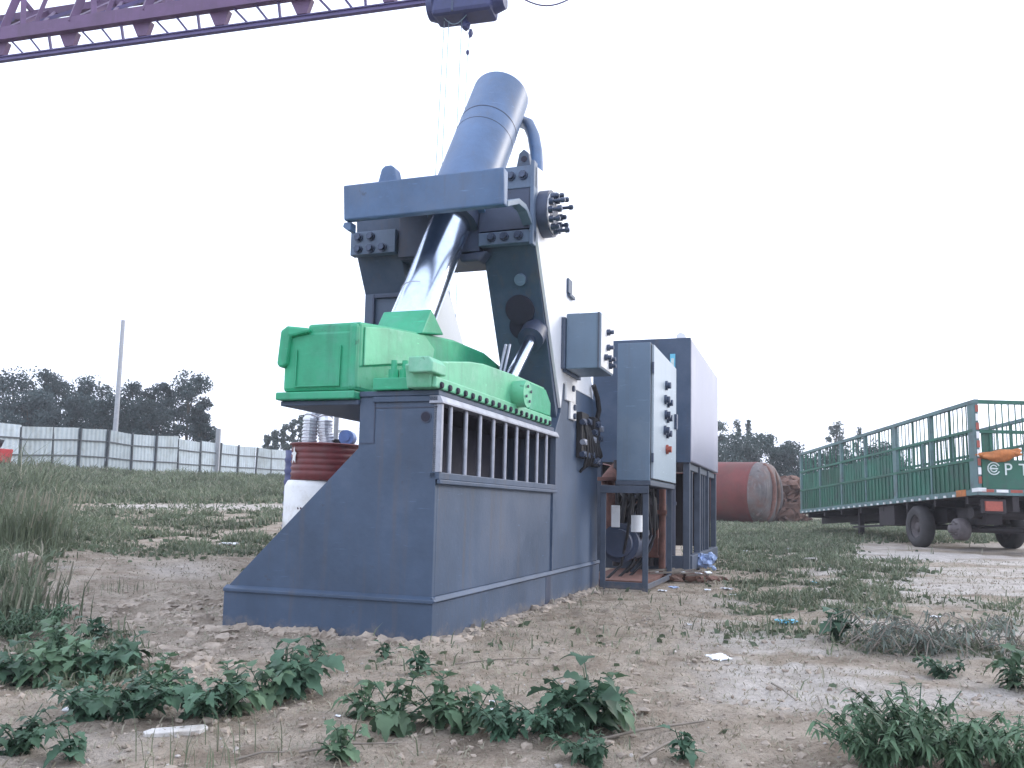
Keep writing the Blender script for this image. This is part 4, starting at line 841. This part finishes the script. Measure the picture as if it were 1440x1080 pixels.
def weed_meshes(seed,h,nst,nleaf,leaf,lobes=True,spread=.6):
    r=random.Random(seed); st=MB(); lf=MB()
    for i in range(nst):
        a=r.uniform(0,6.28); hh=h*r.uniform(.55,1.05); sp_=spread*h*r.uniform(.2,1)
        pts=[Vector((0,0,-.02)),Vector((sp_*.35*math.cos(a),sp_*.35*math.sin(a),hh*.5)),Vector((sp_*math.cos(a),sp_*math.sin(a),hh))]
        st.tube(pts,.006 if lobes else .003,5,.002)
        for k in range(nleaf):
            t=r.uniform(.15,1); p=pts[0].lerp(pts[1],t*2) if t<.5 else pts[1].lerp(pts[2],t*2-1); b=r.uniform(0,6.28)
            dv=Vector((math.cos(b),math.sin(b),r.uniform(-.45,.6))); L_=leaf*r.uniform(.45,1.1)
            pet=p+dv*L_*.35 if lobes else p
            if lobes: st.tube([p,pet],.0025,4)
            leaf_shape(lf,pet,dv,Vector((r.gauss(0,.3),r.gauss(0,.3),1)),L_,L_*(r.uniform(.75,1.05) if lobes else r.uniform(.4,.62)),lobes,r)
    return st,lf
WV=[]
for k,(h,ns,nl,lf,lb) in enumerate([(.30,7,11,.125,True),(.20,6,11,.085,True),(.13,4,7,.075,True),(.15,12,16,.05,True),(.24,34,34,.055,False)]):
    st,l=weed_meshes(100+k,h,ns,nl,lf,lb,.75 if k<3 else (1.6 if k==3 else 1.15)); so_=st.build('stem',MT['weed']); lo_=l.build('leaf_cluster',MT['weed' if k not in (1,4) else 'weedl']); WV.append((so_.data,lo_.data)); bpy.data.objects.remove(so_); bpy.data.objects.remove(lo_)
def weed(px,py,var,sc,label,name='broadleaf_weed',cat='weed',group='broad leaved weeds in the foreground'):
    p=gp(px,py); t=thing(name,label,cat,p,random.uniform(0,6.28),group); t.scale=(sc,sc,sc)
    for nm,me in (('stem',WV[var][0]),('leaf_cluster',WV[var][1])):
        o=bpy.data.objects.new(nm,me); COL.objects.link(o); o.parent=t
weed(400,985,0,1.0,'largest lobed weed in front of the machine base, left of its near corner')
weed(370,990,1,.9,'dark weed leaning on the left side of the largest lobed weed')
weed(445,925,2,.9,'single tuft of lobed leaves just above and right of the largest weed')
weed(540,925,2,.75,'tiny weed close under the front face of the machine base')
weed(588,948,2,1.1,'small upright weed straight below the near corner of the machine')
weed(512,1010,1,.8,'weed at the left end of the middle foreground row')
weed(560,1030,1,1.15,'bushiest weed of the middle foreground row')
weed(618,1020,1,1.0,'weed in the middle foreground row with pale upper leaves')
weed(664,1032,1,.95,'weed at the right end of the middle foreground row')
weed(712,1040,3,1.0,'low creeping weed right of the middle foreground row')
weed(770,1032,3,.9,'low weed touching the left side of the big right weed')
weed(832,1030,0,1.0,'big lobed weed below the rear corner of the machine base')
weed(858,1022,1,1.0,'weed with pale leaves on the right side of the big right weed')
weed(800,1028,1,.8,'weed in front of the big right weed, left of its stem')
weed(325,1005,1,1.0,'weed left of the largest lobed weed')
weed(285,1008,3,1.2,'sprawling low weed between the white slab and the bare mound')
weed(225,985,1,.95,'upright dark weed above the white slab')
weed(185,1010,3,1.3,'sprawling low weed left of the white slab')
weed(130,1012,3,1.2,'low weed on the pale dirt near the left')
weed(182,945,2,1.4,'weed at the right end of the dense left patch')
weed(145,955,0,.7,'tallest weed of the dense left patch')
weed(100,955,1,1.2,'weed in the middle of the dense left patch')
weed(60,965,1,1.2,'weed at the lower left of the dense left patch')
weed(20,968,0,.75,'weed of the dense left patch cut by the photo edge')
weed(130,905,2,1.3,'weed at the top of the dense left patch')
weed(80,925,1,1.0,'weed at the upper left of the dense left patch')
weed(25,1058,3,1.0,'small weed in the bottom left corner')
weed(100,1075,2,.9,'small weed at the bottom edge near the left corner')
weed(478,1072,1,.7,'weed at the bottom edge left of centre')
weed(830,1078,3,.8,'weed at the bottom edge below the big right weed')
weed(960,1072,2,.9,'weed at the bottom edge beside the long dry stick')
weed(1178,902,2,1.9,'lone dark weed on the pale dirt in the right middle')
weed(1430,972,1,1.1,'weed cut by the right edge of the photo')
weed(1325,955,3,.8,'flat dusty weed on pale dirt near the right')
for k,(px,py,sc,lb) in enumerate([(1235,1085,.95,'left part bushy fine leaved weed at the bottom right'),(1290,1075,1.15,'tallest bushy fine leaved weed at the bottom right'),(1350,1085,1.0,'bushy fine leaved weed right of the tallest one at the bottom right'),(1425,1090,.8,'low bushy fine leaved weed in the bottom right corner')]):
    weed(px,py,4,sc,lb,'bushy_weed','bush','fine leaved bushes at the bottom right')
for k,(px,py,sc,lb) in enumerate([(20,905,.9,'bushy fine leaved weed at the left edge above the dense patch'),(70,885,.7,'bushy fine leaved weed on the left bank beside the bare mound')]):
    weed(px,py,4,sc,lb,'bushy_weed','bush','fine leaved bushes on the left bank')
# tall reeds at the left
def reed(px,py,h,n,seed,label):
    r=random.Random(seed); p=gp(px,py); st=MB(); hd_=MB()
    t=thing('tall_grass_clump',label,'grass clump',p,0,'tall grass clumps on the left')
    for i in range(n):
        a=r.uniform(0,6.28); b=Vector((r.gauss(0,.16),r.gauss(0,.16),0)); ln=h*r.uniform(.5,1.05); le=ln*r.uniform(.1,.5)
        pts=[b,b+Vector((le*.25*math.cos(a),le*.25*math.sin(a),ln*.55)),b+Vector((le*math.cos(a),le*math.sin(a),ln))]
        s_=Vector((-math.sin(a),math.cos(a),0))*(.006 if n>100 else .0022)
        st.add([pts[0]-s_,pts[0]+s_,pts[1]+s_,pts[1]-s_,pts[2]],[(0,1,2,3),(3,2,4)])
        if i%9==0 and n>100: MB().cyl(pts[2]-Vector((0,0,.12)),pts[2]+Vector((.03,0,.06)),.012,.004,6).build('seed_head',MT['dry'],t)
    st.build('blades',MT['grass'],t)
reed(62,775,.75,150,1,'tall grass clump with pale seed heads before the left fence'); reed(18,780,.85,170,2,'tall grass clump at the left edge below the red cart'); reed(40,765,.7,120,3,'tall grass clump standing behind the seed head clump'); reed(20,880,.45,150,4,'tall grass clump at the left edge above the dense weeds'); reed(165,835,.16,40,5,'short dry tuft on the bare mound left of the machine'); reed(290,1078,.2,40,6,'tuft of thin blades at the bottom edge below the white slab')
# wilted brush pile
p=gp(1330,915); bp_=thing('brush_pile','heap of wilted grey green branches on the pale dirt at the right','brush pile',p); r=random.Random(4); tw=MB(); lv=MB()
for i in range(70):
    a=r.uniform(0,6.28); c=Vector((r.uniform(-.7,.75),r.uniform(-.25,.4),0)); ln=r.uniform(.25,.65); q0=c-Vector((math.cos(a),.5*math.sin(a),0))*ln/2; q1=c+Vector((math.cos(a),.5*math.sin(a),0))*ln/2
    hh=r.uniform(.04,.26); pts=[q0,q0.lerp(q1,.33)+Vector((0,0,hh*.8)),q0.lerp(q1,.66)+Vector((0,0,hh)),q1+Vector((0,0,hh*.4))]; tw.tube(pts,.004,4)
    for k in range(14):
        t=r.random(); b=pts[1].lerp(pts[2],t) if r.random()<.6 else pts[2].lerp(pts[3],t); leaf_shape(lv,b+Vector((r.gauss(0,.02),r.gauss(0,.02),r.gauss(-.01,.03))),Vector((r.gauss(0,1),r.gauss(0,1),r.gauss(-.2,.4))),Vector((0,0,1)),r.uniform(.04,.09),.025,False,r)
tw.build('twigs',MT['wood'],bp_); lv.build('withered_leaves',MT['brush'],bp_)

# ------------------------------------------------------------------ litter, stones, sticks
def scrap_sheet(px,py,wpx,m,label,name='paper_scrap',cat='litter',flat=.5,seed=0):
    p=gp(px,py); s_=wpx*p.y/F_PX; r=random.Random(seed); n=7; vs=[]
    for j in range(n):
        for i in range(n):
            u,v=i/(n-1)-.5,j/(n-1)-.5; k=1-.25*r.random(); vs.append(Vector((u*s_*k,v*s_*.8*k,flat*s_*(.10+.22*r.random()))))
    top=len(vs); vs+=[v-Vector((0,0,.04*s_)) for v in vs]
    fs=[(j*n+i,j*n+i+1,(j+1)*n+i+1,(j+1)*n+i) for j in range(n-1) for i in range(n-1)]; mb=MB().add(vs,fs+[tuple(x+top for x in f[::-1]) for f in fs])
    o=mb.build(name,MT[m]); o.location=p; o.rotation_euler=(r.uniform(-.15,.15),0,r.uniform(0,6)); tag(o,label,cat,'scraps of litter on the yard')
for k,(px,py,wp,m,lb) in enumerate([
 (322,768,26,'paper','crumpled white scrap in the grass left of the machine base'),(1045,776,12,'paper','white scrap on grass nearest the oil tank frame'),(1082,772,17,'paper','middle white scrap of three on the right grass'),(1114,775,17,'paper','white scrap on the edge of grass and pale track'),
 (1022,829,15,'paper','white scrap on the dirt right of the debris pile'),(1032,838,12,'paper','smaller white scrap just below its neighbour right of the debris'),(1107,878,34,'cyanp','flattened cyan scrap on the pale dirt'),(1146,823,12,'cyanp','small cyan scrap beside the far grass patch'),
 (1010,930,32,'paper','large white torn sheet lying in the open dirt'),(970,880,9,'paper','tiny white scrap below the debris pile'),(932,832,14,'paper','white scrap in front of the cabinet stand'),(948,828,14,'bluebag','pale blue scrap in front of the cabinet stand'),
 (995,832,9,'paper','white scrap at the foot of the blue bag'),(158,960,10,'paper','white scrap in the dense left weeds'),(475,1012,10,'paper','white scrap left of the middle weed row'),(692,990,10,'paper','white scrap above the right end of the middle weed row'),
 (1315,870,16,'paper','white scrap just left of the brush pile'),(1340,885,8,'paper','little white scrap on the brush pile'),(690,1000,8,'paper','little white scrap beneath another above the weed row'),(100,770,10,'paper','white scrap in the grass by the tall reeds')]):
    scrap_sheet(px,py,wp,m,lb,seed=k)
p=gp(992,806); bb=MB(); r=random.Random(2)
for k in range(16): bb.lump((r.gauss(0,.055),r.gauss(0,.04),.05+.25*r.random()),r.uniform(.03,.07),k,2,.5)
o=bb.build('plastic_bag',MT['bluebag']); o.location=p; tag(o,'crumpled blue and white plastic bag at the corner of the tank frame','bag')
p=gp(960,818); dp=MB()
for k in range(60): dp.lump((r.gauss(0,.28),r.gauss(0,.16),.03+.05*r.random()),r.uniform(.02,.07),k,1,.5,(1.4,1,.7))
dbo=thing('debris_pile','low pile of dark rubble and sticks beside the cabinet stand','debris',p); dp.build('rubble',MT['scrap'],dbo)
st=MB()
for k in range(10): a=r.uniform(-.6,.6); c=Vector((r.gauss(0,.25),r.gauss(0,.12),.1+.05*r.random())); st.bar(c-Vector((math.cos(a),math.sin(a),.1))*.16,c+Vector((math.cos(a),math.sin(a),.1))*.16,.02)
st.build('loose_sticks',MT['wood'],dbo); 
st=MB()
for k in range(5): c=Vector((r.gauss(0,.25),r.gauss(-.05,.1),.12)); a=r.uniform(0,3); st.box((c.x-.05,c.y-.03,c.z),(c.x+.05,c.y+.03,c.z+.012),Matrix.Rotation(a,3,'Z')@Matrix.Rotation(.3,3,'X'))
st.build('white_offcuts',MT['paper'],dbo)
def slab(px,py,L_,w_,h_,rz,m,name,label,cat,seed=0):
    p=gp(px,py); o=MB().lump((0,0,h_*.35),1,seed,3,.12,(L_/2,w_/2,h_/2)).build(name,MT[m]); o.location=p; o.rotation_euler=(0,0,rz); tag(o,label,cat); return o
p=gp(248,1036); o=MB().prism([(-.13,-.03),(.09,-.035),(.13,-.01),(.12,.03),(-.10,.032),(-.135,.005)],'w',-.01,.016).build('flat_slab',MT['stone2'],bevel=.004); o.location=p; o.rotation_euler=(rad(6),0,.42); tag(o,'flat whitish slab lying on the dirt at lower left','slab')
slab(35,798,.34,.24,.20,.2,'clod','boulder','pale rounded boulder in the grass at the left edge','boulder',5)
slab(100,1000,.08,.05,.025,.5,'paper','flat_stone','small whitish flat stone left of the white slab','stone',6)
slab(1140,790,.3,.2,.08,.1,'stone','flat_stone','pale flat stone on the track before the trailer','stone',8)
for k,(x0,y0,x1,y1,rr_,lb) in enumerate([(800,1055,990,1020,.009,'long dry stick lying by the bottom edge right of centre'),(900,1072,975,1040,.007,'dry stick crossing the long one at the bottom'),(1085,965,1120,990,.006,'short dark stick in the middle of the pale dirt'),(330,1075,400,1065,.006,'thin dry stick at the bottom edge left of centre'),(420,1068,560,1052,.006,'thin dry stick below the middle weed row'),(1150,985,1165,1020,.005,'thin upright looking twig left of the bushy weeds'),(640,938,760,930,.005,'thin straw stalk below the near corner of the machine')]):
    a=gp(x0,y0); b=gp(x1,y1); c=a.lerp(b,.5); o=MB().tube([a-c+Vector((0,0,.012)),Vector((.0,.02,.02)),b-c+Vector((0,0,.012))],rr_,6,rr_*.6).build('dry_stick',MT['wood']); o.location=c; tag(o,lb,'stick','dry sticks on the ground')
def pebbles(name,m,n,seed,rmin,rmax,label):
    r=np.random.default_rng(seed); bm=bmesh.new(); bmesh.ops.create_icosphere(bm,subdivisions=1,radius=1); bv=np.array([v.co[:] for v in bm.verts]); bf=np.array([[v.index for v in f.verts] for f in bm.faces]); bm.free()
    d=1.8*(14/1.8)**r.random(n); x=d*np.tan(r.uniform(-.62,.62,n)); y=d; z=ground_z(x,y); g,_=masks(x,y,z)
    lx=x-MLOC.x; ly=y-MLOC.y; a=rad(-19.22); u=(lx*math.cos(a)+ly*math.sin(a))/K; v=(-lx*math.sin(a)+ly*math.cos(a))/K
    ok=(~((u>-3.)&(u<1.2)&(v>-.05)))&(r.random(n)>g); x,y,z=x[ok],y[ok],z[ok]; n=len(x)
    s_=rmin+(rmax-rmin)*r.random(n)**4
    V=bv[None]*(1+.28*r.normal(size=(n,len(bv),1)))*s_[:,None,None]*r.uniform(.6,1.3,(n,1,3))*np.array([1,1,.7])+np.stack([x,y,z+s_*.2],1)[:,None]
    Fc=bf[None]+(np.arange(n)*len(bv))[:,None,None]
    me=bpy.data.meshes.new(name); me.from_pydata(V.reshape(-1,3).tolist(),[],Fc.reshape(-1,3).tolist()); me.materials.append(MT[m]); o=bpy.data.objects.new(name,me); COL.objects.link(o); o['kind']='stuff'; o['label']=label; o['category']='gravel'
pebbles('dirt_clods','clod',9000,3,.003,.026,'brown dirt clods scattered over the yard')
def heap(name,n,seed,label):
    r=np.random.default_rng(seed); bm=bmesh.new(); bmesh.ops.create_icosphere(bm,subdivisions=2,radius=1); bv=np.array([v.co[:] for v in bm.verts]); bf=np.array([[v.index for v in f.verts] for f in bm.faces]); bm.free()
    xs=[];ys=[]
    d=4.9+3.4*r.random(n); a=r.uniform(-.55,-.31,n); xs+=list(d*a); ys+=list(d)
    uu=np.concatenate([r.uniform(-2.6,.05,n//2),.03+np.abs(r.normal(0,.10,n//2))]); vv=np.concatenate([-.02-np.abs(r.normal(0,.10,n//2)),r.uniform(-.1,7.,n//2)])
    for u,v in zip(uu,vv): q=Mz@(Vector((u,v,0))*K)+MLOC; xs.append(q.x); ys.append(q.y)
    xs,ys=np.array(xs),np.array(ys); pts=np.stack([xs,ys,ground_z(xs,ys)],1)
    n=len(pts); s_=.010+.05*r.random(n)**3
    ph=r.uniform(-4,4,(n,1,3)); d=1+.22*np.sin((bv[None]*ph).sum(2)*2)+.16*np.sin((bv[None]*ph[:,:,::-1]).sum(2)*3.3)
    V=bv[None]*d[:,:,None]*s_[:,None,None]*r.uniform(.7,1.5,(n,1,3))*np.array([1,1,.62])+(pts+np.array([0,0,-.1])*s_[:,None])[:,None]
    Fc=bf[None]+(np.arange(n)*len(bv))[:,None,None]
    me=bpy.data.meshes.new(name); me.from_pydata(V.reshape(-1,3).tolist(),[],Fc.reshape(-1,3).tolist()); me.materials.append(MT['clod']); o=bpy.data.objects.new(name,me); COL.objects.link(o); o['kind']='stuff'; o['label']=label; o['category']='dirt'
heap('loose_soil',700,12,'loose lumps of soil on the bare mound and along the foot of the machine')
pebbles('white_pebbles','stone',1500,4,.003,.014,'pale pebbles scattered over the dirt')

# ------------------------------------------------------------------ haze
hz=MB().box((-950,-940,-1.6),(950,950,19.5)).build('haze',bpy.data.materials.new('haze')); hz['kind']='stuff'; hz['label']='thin pale haze over the whole yard'; hz['category']='haze'
hm=hz.data.materials[0]; hm.use_nodes=True; hn=hm.node_tree; hn.nodes.remove(hn.nodes['Principled BSDF'])
pv=hn.nodes.new('ShaderNodeVolumePrincipled'); pv.inputs['Color'].default_value=(.93,.95,1,1); pv.inputs['Density'].default_value=.0013; pv.inputs['Anisotropy'].default_value=0
hn.links.new(pv.outputs[0],hn.nodes['Material Output'].inputs['Volume'])
